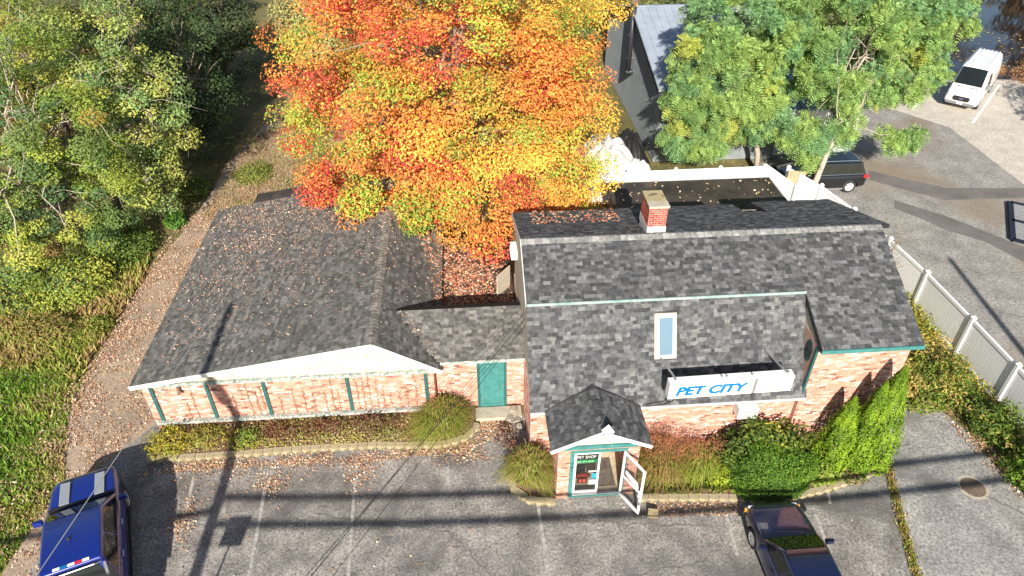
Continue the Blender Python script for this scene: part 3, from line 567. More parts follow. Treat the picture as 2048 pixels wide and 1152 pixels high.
# open door leaf, hinged at the right
dt = thing('glass_door', 'white framed glass shop door standing open on the right of the porch', 'door', (dx1, VY - .03, .09), R(-62))
dw, dh = .92, 2.0
for a in ((0, .07, 0, dh), (dw - .07, dw, 0, dh), (.07, dw - .07, dh - .08, dh), (.07, dw - .07, 0, .12), (.07, dw - .07, .92, .98)): MB().box(a[0], a[1], -.022, .022, a[2], a[3]).build('frame', M['white'], dt, world=False)
MB().box(.07, dw - .07, -.004, .004, .12, .92).build('pane', M['glass'], dt, world=False); MB().box(.07, dw - .07, -.004, .004, .98, dh - .08).build('pane', M['glass'], dt, world=False)
MB().tube([(.84, -.05, .8), (.84, -.05, 1.1)], .015, 8).build('handle', M['white'], dt, world=False)
pm = MB().hexa([(.2, -.012, 1.12), (.78, -.012, 1.02), (.78, -.006, 1.02), (.2, -.006, 1.12)], [(.16, -.012, 1.3), (.7, -.012, 1.28), (.7, -.006, 1.28), (.16, -.006, 1.3)]).build('notice', M['sign_white'], dt, world=False)
# lettering helper
def text(name, s, m, parent, mw, size, extrude=.004, shear=0., sx=1., bold=.0, align='LEFT'):
    c = bpy.data.curves.new(name, 'FONT'); c.body = s; c.size = size; c.extrude = extrude; c.shear = shear; c.offset = bold; c.align_x = align; c.resolution_u = 3
    tmp = bpy.data.objects.new('tmp', c); col.objects.link(tmp); dg = bpy.context.evaluated_depsgraph_get(); me = bpy.data.meshes.new_from_object(tmp.evaluated_get(dg))
    bpy.data.objects.remove(tmp); bpy.data.curves.remove(c); me.materials.clear()
    me.transform(Matrix.Scale(sx, 4, (1, 0, 0)))
    return link(name, me, m, parent, mw)
FRONT = Matrix.Rotation(R(90), 4, 'X')       # text upright, read from -Y
# shop sign panels in the window
zt = 2.0
t = thing('window_sign', 'black and green PET SHOP sign with phone number inside the porch window', 'sign', (wx0 + .08, VY + .03, 1.5))
MB().box(wx0 + .075, wx0 + .74, VY + .018, VY + .03, 1.74, 2.02).build('panel', M['black'], t); MB().box(wx0 + .075, wx0 + .73, VY + .018, VY + .03, 1.58, 1.737).build('panel', M['green_board'], t)
text('lettering', 'PET SHOP', M['sign_white'], t, Matrix.Translation((wx0 + .085, VY + .014, 1.80)) @ FRONT, .175, .003, sx=.74)
text('lettering', '603-474-3040', M['green_letters'], t, Matrix.Translation((wx0 + .085, VY + .014, 1.61)) @ FRONT, .13, .003, sx=.70)
t = thing('open_sign', 'dark red oval OPEN sign hanging in the porch window', 'sign', (wx0 + .25, VY + .03, .6))
MB().prism([(wx0 + .30 + .24 * math.cos(a), VY + .02, 1.0 + .15 * math.sin(a)) for a in [2 * math.pi * i / 20 for i in range(20)]], (0, .012, 0)).build('board', mat('maroon_board', (.07, .02, .015), .5), t)
MB().box(wx0 + .13, wx0 + .45, VY + .02, VY + .032, .62, .87).build('board', mat('maroon_panel', (.09, .03, .02), .5), t)
text('lettering', 'OPEN', M['neon_open'], t, Matrix.Translation((wx0 + .115, VY + .016, .95)) @ FRONT, .15, .003, sx=.9)
for x in (.2, .32): MB().box(wx0 + x, wx0 + x + .08, VY + .012, VY + .019, .68, .82).build('figure', M['neon_open'], t)
for i, (a, b, c_, d_, mm, lb) in enumerate(((.58, .74, .84, 1.08, 'paper_blue', 'blue printed flyer taped in the porch window'), (.5, .76, .55, .78, 'sign_white', 'plain white notice sheet taped low in the porch window'), (.46, .72, 1.15, 1.22, 'white', 'narrow white card strip across the porch window'))):
    tag(MB().box(wx0 + a, wx0 + b, VY + .016, VY + .02, c_, d_).build('window_notice', M[mm]), lb, 'notice')
tn = thing('house_number', 'dark house number 161 on the teal porch casing', 'number', (fx0 + .06, VY - .05, 1.4))
for i, c_ in enumerate('161'): text('digit', c_, M['black'], tn, Matrix.Translation((fx0 + .025, VY - .045, 1.62 - i * .17)) @ FRONT, .16, .003)
MB().tube([(EXL, 14.62, EZv + .04), (AX - .7, 14.75, EZv + .4), (AX, 14.8, AZ + .05), (AX + .8, 14.75, EZv + .36), (EXR, 14.6, EZv + .04)], .014, 6).build('roof_cable', M['wire'], H)
# floodlight on the porch ridge
t = thing('floodlight', 'square white solar floodlight tilted on the porch gable peak', 'lamp', (AX + .05, 13.05, AZ))
m = MB(); c0 = Vector((AX + .1, 13.0, AZ + .13)); a = Vector((.8, .25, .55)).normalized(); n_ = Vector((-.2, -.75, .62)).normalized(); b = n_.cross(a).normalized(); a = b.cross(n_)
m.hexa([c0 - a * .13 - b * .13, c0 + a * .13 - b * .13, c0 + a * .13 + b * .13, c0 - a * .13 + b * .13], [p + n_ * .05 for p in (c0 - a * .13 - b * .13, c0 + a * .13 - b * .13, c0 + a * .13 + b * .13, c0 - a * .13 + b * .13)]); m.build('lamp_head', M['white'], t)
MB().tube([(AX, 13.06, AZ - .05), tuple(c0)], .025, 8).build('bracket', M['dark_steel'], t)
tag(MB().hexa([(5.02, 12.35, .005), (5.34, 12.28, .005), (5.4, 12.5, .005), (5.08, 12.57, .005)], [(5.03, 12.35, .2), (5.33, 12.29, .2), (5.38, 12.48, .2), (5.08, 12.55, .2)]).build('concrete_block', M['capstone'], bevel=.01), 'tan concrete block propping the glass door open', 'block')

# ================================================================== PET CITY box sign
t = thing('box_sign', 'long white box sign with blue PET CITY lettering on the shop roof', 'sign', (7.5, 14.2, 3.6), R(1.2))
sl, sh = 3.74, .62
MB().box(-sl / 2, sl / 2, -.12, .16, -sh / 2, sh / 2).build('cabinet', M['white'], t, world=False, bevel=.012)
MB().box(-sl / 2 + .05, .66, -.135, -.121, -sh / 2 + .05, sh / 2 - .05).build('face', M['sign_white'], t, world=False); MB().box(.76, sl / 2 - .05, -.135, -.121, -sh / 2 + .05, sh / 2 - .05).build('face', M['sign_white'], t, world=False)
MB().box(.664, .756, -.132, -.121, -sh / 2 + .02, sh / 2 - .02).build('divider', M['steel'], t, world=False)
tm = ORG[t] @ Matrix.Translation((-sl / 2 + .2, -.139, -.155)) @ FRONT
text('lettering', 'PET CITY', M['sign_blue'], t, tm, .46, .004, shear=.22, sx=1.10, bold=.022)
for x in (-1.7, -.3, -.15, .62, 1.7): MB().box(x - .02, x + .02, -.03, .02, sh / 2, sh / 2 + .09).build('lug', M['steel'], t, world=False)
for x in (-1.66, 1.64):
    q = ORG[t].inverted() @ Vector(mpt(7.5 + x - .22, 1.62, .02)); MB().bar((x, 0, sh / 2 + .04), tuple(q), .04, .05).build('support_arm', M['steel'], t, world=False)
for x in (-1.5, 0, 1.5):
    q = ORG[t].inverted() @ Vector(mpt(7.5 + x, 1.15, .0)); MB().bar((x, .16, -.1), tuple(q), .04, .04).build('standoff', M['dark_steel'], t, world=False)
MB().tube([(-1.6, .05, -sh / 2), (-1.58, .1, -sh / 2 - .3), (-1.75, .28, -sh / 2 - .62), (-2.3, .36, -sh / 2 - .75)], .018, 6).build('power_cable', M['wire'], t, world=False)

# ================================================================== white vinyl fences
def fence_panel(a, b, h, label, group, slat=.15, post_at_b=True, m='vinyl', base=.05):
    a = Vector((*a, 0)); b = Vector((*b, 0)); d = b - a; L = d.length; rz = math.atan2(d.y, d.x)
    t = thing('fence_panel', label, 'fence', a, rz, group)
    n = max(2, int((L - .14) / slat)); wv = (L - .14) / n
    s0 = None
    for i in range(n):
        x = .07 + i * wv
        if s0 is None: s0 = MB().box(.008, wv - .008, -.018, .018, base + .14, h - .12).build('slat', M[m], t, world=False)
        else: s = s0.copy(); col.objects.link(s); s.parent = t; s.location = (i * wv, 0, 0)
        if i == 0: s0.location = (0, 0, 0); s0.data.transform(Matrix.Translation((.07, 0, 0)))
    for z0, z1 in ((base, base + .15), (h - .13, h)): MB().box(.06, L - .06, -.04, .04, z0, z1).build('rail', M[m], t, world=False)
    if post_at_b: 
        p = MB().box(L - .065, L + .065, -.065, .065, -.03, h + .06).build('post', M[m], t, world=False)
        MB().hexa([(L - .085, -.085, h + .06), (L + .085, -.085, h + .06), (L + .085, .085, h + .06), (L - .085, .085, h + .06)], [(L - .02, -.02, h + .15), (L + .02, -.02, h + .15), (L + .02, .02, h + .15), (L - .02, .02, h + .15)]).build('post_cap', M[m], p, world=False)
    return t
FP = [(18.5, 10.9), (18.5, 13.5), (18.5, 16.07), (18.47, 18.58), (18.38, 21.5), (18.15, 24.0), (17.75, 26.5), (17.2, 28.8), (16.35, 30.75)]
fl = ['white vinyl fence panel half buried in shrubs beside the side driveway', 'white vinyl fence panel with shrubs against its foot beside the side driveway', 'white vinyl fence panel with a broad shadow across its lower half', 'white vinyl fence panel rising beside the corner of the shop roof', 'white vinyl fence panel behind the bare twiggy bush', 'white vinyl fence panel hidden behind the shop roof edge', 'white vinyl fence panel just behind the rear corner of the shop roof', 'white vinyl fence panel beside the black SUV']
for i, (a, b) in enumerate(zip(FP[:-1], FP[1:])): fence_panel(a, b, 1.8, fl[i], 'white vinyl fence along the rear lot')
BP = [(6.1, 30.9), (8.35, 30.92), (10.6, 30.95), (12.9, 30.97), (15.2, 31.0)]
bl = ['white vinyl rear fence panel beside the maple and the tarpaulin heap', 'white vinyl rear fence panel in front of the corrugated gable wall', 'white vinyl rear fence panel beneath the drooping locust fronds', 'white vinyl rear fence panel nearest the tan gate']
for i, (a, b) in enumerate(zip(BP[:-1], BP[1:])): fence_panel(a, b, 1.8, bl[i], 'white vinyl fence behind the flat roof shed')
fence_panel((15.2, 31.0), (15.85, 28.6), 1.95, 'white vinyl fence panel standing edge-on beside the tan gate', 'white vinyl fence behind the flat roof shed')
g_ = thing('tan_gate', 'tan board gate leaf standing between the white fence panels', 'gate', (16.1, 30.2, 0), R(-15))
for i in range(5): MB().box(i * .17, i * .17 + .164, -.02, .02, .04, 1.95).build('board', M['wood'], g_, world=False)
for z in (.2, 1.7): MB().box(0, .85, .02, .06, z, z + .1).build('rail', M['wood'], g_, world=False)
# small board gate by the shop's left gable end
g_ = thing('board_screen', 'small tan board screen standing on the leaf covered flat roof', 'screen', (1.02, 21.0, 2.0), R(52))
for i in range(5): MB().box(i * .17, i * .17 + .164, -.02, .02, .0, .95).build('board', M['siding_tan'], g_, world=False)
for z in (.15, .7): MB().box(0, .85, .021, .05, z, z + .08).build('rail', M['siding_tan'], g_, world=False)

# ================================================================== grey barn with metal roof behind the locusts
H = thing('metal_barn', 'grey corrugated barn with pale metal roof and stovepipe behind the locust trees', 'building', (14, 42, 0))
BX0, BX1, BY0, BY1, BR, BEZ, BRZ = 10.7, 17.6, 35.4, 50.6, 43., 4.35, 6.35
MB().prism([(BX0, BY0, 0), (BX0, BY1, 0), (BX0, BY1, BEZ), (BX0, BR, BRZ), (BX0, BY0, BEZ)], (BX1 - BX0, 0, 0)).build('wall', M['corrugated'], H)
zb = lambda y: BRZ - abs(y - BR) * (BRZ - BEZ) / (BR - BY0)
for i in range(62):
    y = BY0 + .12 + i * .245
    if i == 0: r0 = MB().box(BX0 - .03, BX0 - .002, y - .05, y + .05, .02, 1.0); 
    MB().hexa([(BX0 - .035, y - .04, .02), (BX0 - .002, y - .075, .02), (BX0 - .002, y + .075, .02), (BX0 - .035, y + .04, .02)], [(BX0 - .035, y - .04, zb(y) - .1), (BX0 - .002, y - .075, zb(y) - .1), (BX0 - .002, y + .075, zb(y) - .1), (BX0 - .035, y + .04, zb(y) - .1)]).build('corrugation', M['corrugated'], H)
rm = MB()
for s in (-1, 1):
    ye = BR + s * (BR - BY0 + .35); ze = zb(ye); rm.hexa([(BX0 - .3, BR, BRZ), (BX1 + .1, BR, BRZ), (BX1 + .1, ye, ze), (BX0 - .3, ye, ze)], [(BX0 - .3, BR, BRZ + .09), (BX1 + .1, BR, BRZ + .09), (BX1 + .1, ye, ze + .09), (BX0 - .3, ye, ze + .09)])
rfb = rm.build('roof', M['metal_roof'], H)
for i in range(16):
    x = BX0 - .25 + i * .47; ye = BY0 - .35; MB().bar((x, ye, zb(ye) + .1), (x, BR, BRZ + .1), .03, .05).build('standing_seam', M['metal_roof'], rfb)
for s in (-1, 1):
    ye = BR + s * (BR - BY0 + .35); MB().bar((BX0 - .32, BR, BRZ + .0), (BX0 - .32, ye, zb(ye) + .0), .035, .2).build('rake_trim', M['black'], rfb)
MB().bar((BX0 - .3, BR, BRZ + .11), (BX1, BR, BRZ + .11), .3, .05).build('ridge_trim', M['metal_roof'], rfb)
sp = MB().tube([(BX0 - .3, 42.2, 2.6), (BX0 - .3, 42.2, 6.9)], .16, 12).build('stovepipe', M['dark_steel'], H, smooth=True)
MB().tube([(BX0 - .3, 42.2, 6.85), (BX0 - .3, 42.2, 7.1)], .27, 12).build('pipe_cap', M['rust'], sp); MB().tube([(BX0 + .0, 42.2, 2.75), (BX0 - .45, 42.2, 2.75)], .17, 12).build('pipe_elbow', M['dark_steel'], sp)
for z in (3.6, 5.0): MB().box(BX0 - .48, BX0 - .001, 42.17, 42.23, z, z + .05).build('pipe_strap', M['steel'], sp)
# white wing with corner boards
H = thing('white_workshop', 'white sided workshop with pale metal roof half hidden by locust leaves', 'building', (20, 40, 0))
MB().prism([(BX1 + .15, 35.7, 0), (BX1 + .15, 47, 0), (BX1 + .15, 47, 2.9), (BX1 + .15, 41.3, 4.6), (BX1 + .15, 35.7, 2.9)], (4.6, 0, 0)).build('wall', M['white_siding'], H)
for i in range(18): z = .1 + i * .155; MB().hexa([(BX1 + .16, 35.675, z), (22.25, 35.675, z), (22.25, 35.698, z), (BX1 + .16, 35.698, z)], [(BX1 + .16, 35.69, z + .15), (22.25, 35.69, z + .15), (22.25, 35.698, z + .15), (BX1 + .16, 35.698, z + .15)]).build('clapboard', M['white_siding'], H)
for x in (22.2, 21.75): MB().box(x - .09, x + .16, 35.62, 35.674, 0, 2.86).build('corner_board', M['white'], H)
rm = MB()
for s in (-1, 1):
    ye = 41.35 + s * 6.0; ze = 4.6 - 6.0 * .298; rm.hexa([(BX1 + .11, 41.35, 4.62), (22.55, 41.35, 4.62), (22.55, ye, ze), (BX1 + .11, ye, ze)], [(BX1 + .11, 41.35, 4.71), (22.55, 41.35, 4.71), (22.55, ye, ze + .09), (BX1 + .11, ye, ze + .09)])
rfb = rm.build('roof', M['metal_roof'], H)
for i in range(11): x = BX1 + .2 + i * .46; MB().bar((x, 35.36, 2.92), (x, 41.3, 4.72), .03, .05).build('standing_seam', M['metal_roof'], rfb)
wd = MB().box(19.2, 20.2, 35.64, 35.674, 1.1, 2.2).build('window', M['white'], H); MB().box(19.28, 20.12, 35.62, 35.645, 1.18, 2.12).build('pane', M['glass_dark'], wd)
for x in (19.55, 19.84): MB().box(x - .015, x + .015, 35.605, 35.63, 1.18, 2.12).build('muntin', M['white'], wd)
for z in (1.48, 1.8): MB().box(19.28, 20.12, 35.607, 35.628, z - .015, z + .015).build('muntin', M['white'], wd)
# tarpaulin heap
def tarp(name, label, c, r, h, seed, m='tarp'):
    rr = random.Random(seed); n = 34; v = []; f = []
    for j in range(n + 1):
        for i in range(n + 1):
            x = (i / n - .5) * 2; y = (j / n - .5) * 2; d = max(0, 1 - (x * x + y * y) ** .8)
            a = math.atan2(y, x); z = h * (1 - (1 - d) ** 2.2) * (1 + .10 * math.sin(9 * a + seed) + .07 * math.sin(17 * a + 2 * seed)) + .03 * math.sin(7 * x + 5 * y + seed)
            v.append((c[0] + x * r[0], c[1] + y * r[1], max(.0, z))); 
    for j in range(n):
        for i in range(n): f.append((j * (n + 1) + i, j * (n + 1) + i + 1, (j + 1) * (n + 1) + i + 1, (j + 1) * (n + 1) + i))
    m_ = MB(); m_.v = v; m_.f = f; return tag(m_.build(name, M[m], smooth=True, recalc=False), label, 'tarpaulin')
tarp('tarpaulin', 'large wrinkled pale tarpaulin over a heap beside the corrugated gable', (7.9, 35.0), (1.7, 2.6), 1.4, 3)
tarp('tarpaulin', 'small crumpled pale tarpaulin beside the big tarpaulin heap', (9.4, 33.6), (.8, .9), .9, 8)
tarp('tarpaulin', 'crumpled black plastic sheet between the tarpaulin heap and the grey wall', (9.75, 37.0), (.75, 1.8), .9, 5, 'black')

# ================================================================== vehicles
def loft(stations, closed_ends=True):
    """stations: (x, [(y,z)...half section from bottom centre to top centre]); mirrored to a full ring"""
    m = MB(); rings = []
    for x, half in stations:
        ring = [(x, y, z) for y, z in half] + [(x, -y, z) for y, z in reversed(half[1:-1])]; k = len(m.v); m.v += ring; rings.append((k, len(ring)))
    for (a, n), (b, _) in zip(rings[:-1], rings[1:]):
        for i in range(n): m.f.append((a + i, a + (i + 1) % n, b + (i + 1) % n, b + i))
    m.f.append(tuple(rings[0][0] + i for i in range(rings[0][1]))); m.f.append(tuple(reversed([rings[-1][0] + i for i in range(rings[-1][1])]))); return m
def sect(w, zb, zt, sh=.72, crown=.02, tuck=.9): 
    h = zt - zb; return [(0, zb), (w * tuck, zb), (w * .985, zb + h * .16), (w, zb + h * .5), (w * .985, zb + h * sh), (w * .93, zt - h * .06), (w * .80, zt), (0, zt + crown)]
def cut_wells(o, wells, wr, hw):
    """real wheel wells, cut out of the body"""
    sub = o.modifiers.new('s', 'SUBSURF'); sub.levels = sub.render_levels = 2
    cut = []
    for x in wells:
        for s in (-1, 1):
            c = MB().cyl((x, s * (hw - .02), wr * .97), wr * 1.16, .56, 'y', 28); me = bpy.data.meshes.new('c'); me.from_pydata(c.v, [], c.f); 
            bm = bmesh.new(); bm.from_mesh(me); bmesh.ops.recalc_face_normals(bm, faces=bm.faces); bm.to_mesh(me); bm.free()
            co = bpy.data.objects.new('c', me); col.objects.link(co); co.matrix_world = ORG[o]; cut.append(co); b = o.modifiers.new('b', 'BOOLEAN'); b.object = co; b.operation = 'DIFFERENCE'; b.solver = 'EXACT'
    bpy.context.view_layer.update(); dg = bpy.context.evaluated_depsgraph_get(); me = bpy.data.meshes.new_from_object(o.evaluated_get(dg)); o.modifiers.clear(); o.data = me
    for c in cut: bpy.data.objects.remove(c)
    me.polygons.foreach_set('use_smooth', [True] * len(me.polygons)); me.update()
    md = o.modifiers.new('split', 'EDGE_SPLIT'); md.split_angle = R(38)
def patch(c4, inset=(0, 0, 0, 0), off=.006, n=6, bulge=.0):
    """a pane lying on the bilinear patch c4 = (bottom a, bottom b, top b, top a), pushed off along its normal"""
    a, b, c, d = [Vector(p) for p in c4]; m = MB(); nr = (b - a).cross(d - a).normalized()
    l, r, bo, to = inset
    for j in range(n + 1):
        for i in range(n + 1):
            u = l + (1 - l - r) * i / n; v = bo + (1 - bo - to) * j / n
            p = (a * (1 - u) + b * u) * (1 - v) + (d * (1 - u) + c * u) * v + nr * (off + bulge * math.sin(math.pi * u) * 1.); m.v.append(tuple(p))
    for j in range(n):
        for i in range(n): m.f.append((j * (n + 1) + i, j * (n + 1) + i + 1, (j + 1) * (n + 1) + i + 1, (j + 1) * (n + 1) + i))
    return m
def wheel(t, x, y, r, s, wd=.23, rim='alloy', spokes=7):
    m = MB(); prof = [(-.5, .62), (-.5, .92), (-.36, 1.0), (.36, 1.0), (.5, .92), (.5, .62)]; seg = 28; k0 = 0
    for i in range(seg):
        a = 2 * math.pi * i / seg
        for (u, q) in prof: m.v.append((x + q * r * math.cos(a), y + u * wd, r + q * r * math.sin(a)))
    n = len(prof)
    for i in range(seg):
        for j in range(n): m.f.append((i * n + j, i * n + (j + 1) % n, ((i + 1) % seg) * n + (j + 1) % n, ((i + 1) % seg) * n + j))
    ty = m.build('wheel', M['rubber'], t, world=False, smooth=True)
    MB().cyl((x, y + s * wd * .2, r), r * .62, wd * .3, 'y', 24).build('rim_barrel', M['dark_steel'], ty, world=False)
    rm = MB()
    for i in range(spokes):
        a = 2 * math.pi * i / spokes; p = Vector((math.cos(a), 0, math.sin(a))); q = Vector((x, y + s * wd * .42, r)); rm.bar(q + p * r * .06, q + p * r * .60, r * .17, .03, up=(0, 1, 0))
    rm.tube([(x + r * .61 * math.cos(2 * math.pi * i / 24), y + s * wd * .42, r + r * .61 * math.sin(2 * math.pi * i / 24)) for i in range(25)], .022, 5)
    rm.cyl((x, y + s * wd * .43, r), r * .14, .03, 'y', 12); rm.build('rim', M[rim], ty, world=False)
def cabin(t, b, tp, m, bev=.06):
    """b: (x_rear,x_front,halfwidth,z) of the belt, tp: same for the roof"""
    xr, xf, w, z = b; yr, yf, w2, z2 = tp
    B = [(xr, -w, z), (xf, -w, z), (xf, w, z), (xr, w, z)]; T = [(yr, -w2, z2), (yf, -w2, z2), (yf, w2, z2), (yr, w2, z2)]
    o = MB().hexa(B, T).build('cabin', m, t, world=False, bevel=bev); o.modifiers['bevel'].segments = 4; o.data.polygons.foreach_set('use_smooth', [True] * 6)
    o.modifiers.new('wn', 'WEIGHTED_NORMAL')
    return B, T
def vehicle(name, label, cat, loc, heading, paint, body, wells, wr, hw, cab=None, rim='alloy', glass='glass_dark', splits=(.5,), wh_y=None, spokes=7, screen_in=.07, mirror=None, trimbar=None):
    t = thing(name, label, cat, (*loc, 0), heading)
    o = loft(body).build('body', paint, t, world=False); cut_wells(o, wells, wr, hw)
    MB().box(min(wells) - .1, max(wells) + .1, -hw * .7, hw * .7, .25, .5).build('underbody', M['black'], t, world=False)
    for x in wells:
        for s in (-1, 1): wheel(t, x, s * (wh_y or hw - .14), wr, s, rim=rim, spokes=spokes)
    if cab:
        B, T = cabin(t, *cab, paint); i = screen_in
        patch((B[1], B[2], T[2], T[1]), (.06, .06, .06, i), bulge=.015).build('windshield', M[glass], t, world=False, smooth=True)
        patch((B[3], B[0], T[0], T[3]), (.1, .1, .16, .12), bulge=.01).build('rear_window', M[glass], t, world=False, smooth=True)
        ed = [0.] + list(splits) + [1.]
        for c4, s in (((B[0], B[1], T[1], T[0]), 1), ((B[2], B[3], T[3], T[2]), -1)):
            for q in range(len(ed) - 1):
                l, r = (ed[q], 1 - ed[q + 1]) if s > 0 else (1 - ed[q + 1], ed[q]); lo = .05 if ed[q] == 0 else .018; hi = .05 if ed[q + 1] == 1 else .018
                ll, rr = (lo, hi) if s > 0 else (hi, lo)
                patch(c4, (l + ll, r + rr, .08, .16)).build('side_window', M[glass], t, world=False)
    if mirror:
        x, y, z, ms = mirror
        for s in (-1, 1):
            mm = MB().hexa([(x - .1 * ms, s * y, z), (x + .06 * ms, s * y, z), (x + .04 * ms, s * (y + .24 * ms), z + .02), (x - .1 * ms, s * (y + .24 * ms), z + .02)], [(x - .1 * ms, s * y, z + .15 * ms), (x + .05 * ms, s * y, z + .15 * ms), (x, s * (y + .22 * ms), z + .2 * ms), (x - .1 * ms, s * (y + .22 * ms), z + .2 * ms)]).build('mirror', paint if paint != M['white_paint'] else M['grey_plastic'], t, world=False, bevel=.03)
    return t
S = sect
from mathutils.bvhtree import BVHTree
def seams(t, top=(), side=(), zr=(.45, 1.1)):
    bodyo = next(c for c in t.children if c.name.startswith('body')); me = bodyo.data; bv = BVHTree.FromPolygons([v.co.copy() for v in me.vertices], [tuple(p.vertices) for p in me.polygons])
    def drop(p, d):
        h = bv.ray_cast(Vector(p), Vector(d)); return h[0]
    for path in top:
        pts = []
        for a, b in zip(path[:-1], path[1:]): pts += [(a[0] + (b[0] - a[0]) * i / 8, a[1] + (b[1] - a[1]) * i / 8) for i in range(9)]
        hit = [drop((x, y, 4), (0, 0, -1)) for x, y in pts]; hit = [h for h in hit if h]
        if len(hit) > 2: MB().tube(hit, .008, 5).build('panel_gap', M['black'], t, world=False)
    for x in side:
        for sg in (-1, 1):
            hit = [drop((x, sg * 3, zr[0] + (zr[1] - zr[0]) * i / 8), (0, -sg, 0)) for i in range(9)]; hit = [h for h in hit if h]
            if len(hit) > 2: MB().tube(hit, .008, 5).build('panel_gap', M['black'], t, world=False)
# blue pickup
H0 = R(90 + 21)
TH = vehicle('pickup_truck', 'glossy blue pickup truck with grey louvred hood stripes parked beside the lawn', 'pickup truck', (-10.96, 11.98), H0, M['blue_paint'],
    [(2.72, S(.72, .42, .92)), (2.66, S(.84, .36, 1.0)), (2.45, S(.93, .34, 1.08)), (1.6, S(.98, .32, 1.14)), (1.15, S(1.0, .32, 1.17)), (.2, S(1.0, .32, 1.17)), (-1.2, S(1.0, .32, 1.17)), (-2.4, S(1.0, .34, 1.16)), (-2.75, S(.95, .4, 1.12)), (-2.82, S(.85, .45, 1.05))],
    (1.72, -1.62), .40, 1.0, ((-1.5, 1.42, .92, 1.12), (-1.3, .38, .72, 1.86)), rim='alloy', splits=(.46,), mirror=(1.12, .97, 1.12, 1.0))
for s in (-1, 1):
    for i in range(11): x = 1.52 + i * .08; MB().hexa([(x, s * .46 - .13, 1.165 - (x - 1.4) * .055), (x + .06, s * .46 - .13, 1.165 - (x - 1.4) * .055), (x + .06, s * .46 + .13, 1.165 - (x - 1.4) * .055), (x, s * .46 + .13, 1.165 - (x - 1.4) * .055)], [(x, s * .46 - .13, 1.192 - (x - 1.4) * .055), (x + .055, s * .46 - .13, 1.20 - (x - 1.4) * .055), (x + .055, s * .46 + .13, 1.20 - (x - 1.4) * .055), (x, s * .46 + .13, 1.192 - (x - 1.4) * .055)]).build('hood_louver', M['louver'], TH, world=False)
MB().box(1.4, 1.48, -.85, .85, 1.15, 1.185).build('cowl', M['black'], TH, world=False)
MB().tube([(-1.42, -.70, 1.80), (-1.45, -.55, 1.83), (-1.45, .55, 1.83), (-1.42, .70, 1.80)], .022, 8).build('roof_bar', M['chrome'], TH, world=False)
for i, mm in enumerate(('sign_white', 'sign_blue', 'sign_white', 'red', 'sign_white')): MB().box(-1.28, -1.2, .4 - i * .17 - .16, .4 - i * .17, 1.864, 1.873).build('roof_decal', M[mm], TH, world=False)
MB().box(-2.6, -1.55, -.78, .78, 1.17, 1.215).build('bed_cover', M['grey_plastic'], TH, world=False, bevel=.02)
for s in (-1, 1): MB().hexa([(-1.48, s * .80, 1.16), (-1.48, s * .94, 1.16), (-2.5, s * .94, 1.16), (-2.5, s * .80, 1.16)], [(-1.4, s * .72, 1.74), (-1.4, s * .78, 1.74), (-2.4, s * .93, 1.21), (-2.4, s * .82, 1.21)]).build('sail_panel', M['grey_plastic'], TH, world=False)
for s in (-1, 1):
    MB().box(2.52, 2.70, s * .62 - .16, s * .62 + .16, .78, .92).build('headlight', M['lamp'], TH, world=False, bevel=.03); MB().box(-1.3, 1.2, s * 1.0 - .03, s * 1.0 + .03, .34, .42).build('running_board', M['black'], TH, world=False)
    for x in (.35, -.75): MB().box(x - .1, x + .1, s * 1.0 - .02, s * 1.0 + .025, .98, 1.02).build('door_handle', M['chrome'], TH, world=False)
MB().box(2.66, 2.76, -.5, .5, .62, .86).build('grille', M['black'], TH, world=False); MB().tube([(-.4, .05, 1.86), (-.4, .05, 1.96)], [.05, .015], 8).build('antenna', M['black'], TH, world=False)
seams(TH, (((1.5, .80), (2.5, .80)), ((1.5, -.80), (2.5, -.80)), ((2.52, -.8), (2.52, .8))), (1.3, .15, -1.1), (.5, 1.12))
# navy sedan
TH = vehicle('sedan', 'dark navy sedan with faded reddish hood patch parked nose to the round shrub', 'car', (8.66, 9.85), R(90 + 0.5), M['navy_paint'],
    [(2.30, S(.55, .35, .60)), (2.25, S(.72, .26, .68)), (2.05, S(.84, .22, .76)), (1.5, S(.88, .2, .86)), (.9, S(.89, .2, .93)), (0, S(.89, .2, .95)), (-1.2, S(.89, .2, .96)), (-1.8, S(.87, .22, .95)), (-2.2, S(.82, .26, .9)), (-2.3, S(.7, .34, .8))],
    (1.36, -1.34), .32, .89, ((-1.45, 1.0, .82, .92), (-.95, .25, .62, 1.42)), rim='alloy', splits=(.52,), mirror=(.72, .86, .92, .95), spokes=9)
for s in (-1, 1): MB().box(2.06, 2.24, s * .60 - .14, s * .60 + .14, .58, .68).build('headlight', M['lamp'], TH, world=False, bevel=.03); MB().box(2.14, 2.2, s * .80 - .03, s * .80 + .03, .5, .62).build('side_marker', mat('amber_lamp', (.6, .28, .06), .3), TH, world=False)
m = MB(); pts = [(1.55, -.55), (1.72, -.5), (1.84, -.1), (1.9, .25), (1.74, .3), (1.68, -.05), (1.56, -.3)]
MB().box(2.26, 2.31, -.4, .4, .5, .58).build('grille', M['black'], TH, world=False)
for s in (-1, 1):
    for x in (.1, -.85): MB().box(x - .09, x + .09, s * .885 - .012, s * .885 + .02, .78, .81).build('door_handle', M['black'], TH, world=False)
seams(TH, (((1.0, .72), (2.1, .66)), ((1.0, -.72), (2.1, -.66)), ((2.12, -.66), (2.12, .66))), (.95, -.12, -1.1), (.35, .9))
MB().tube([(.98, -.35, .96), (.86, .25, 1.0)], .008, 5).build('wiper', M['black'], TH, world=False); MB().tube([(.98, .3, .96), (.9, .7, .98)], .008, 5).build('wiper', M['black'], TH, world=False)
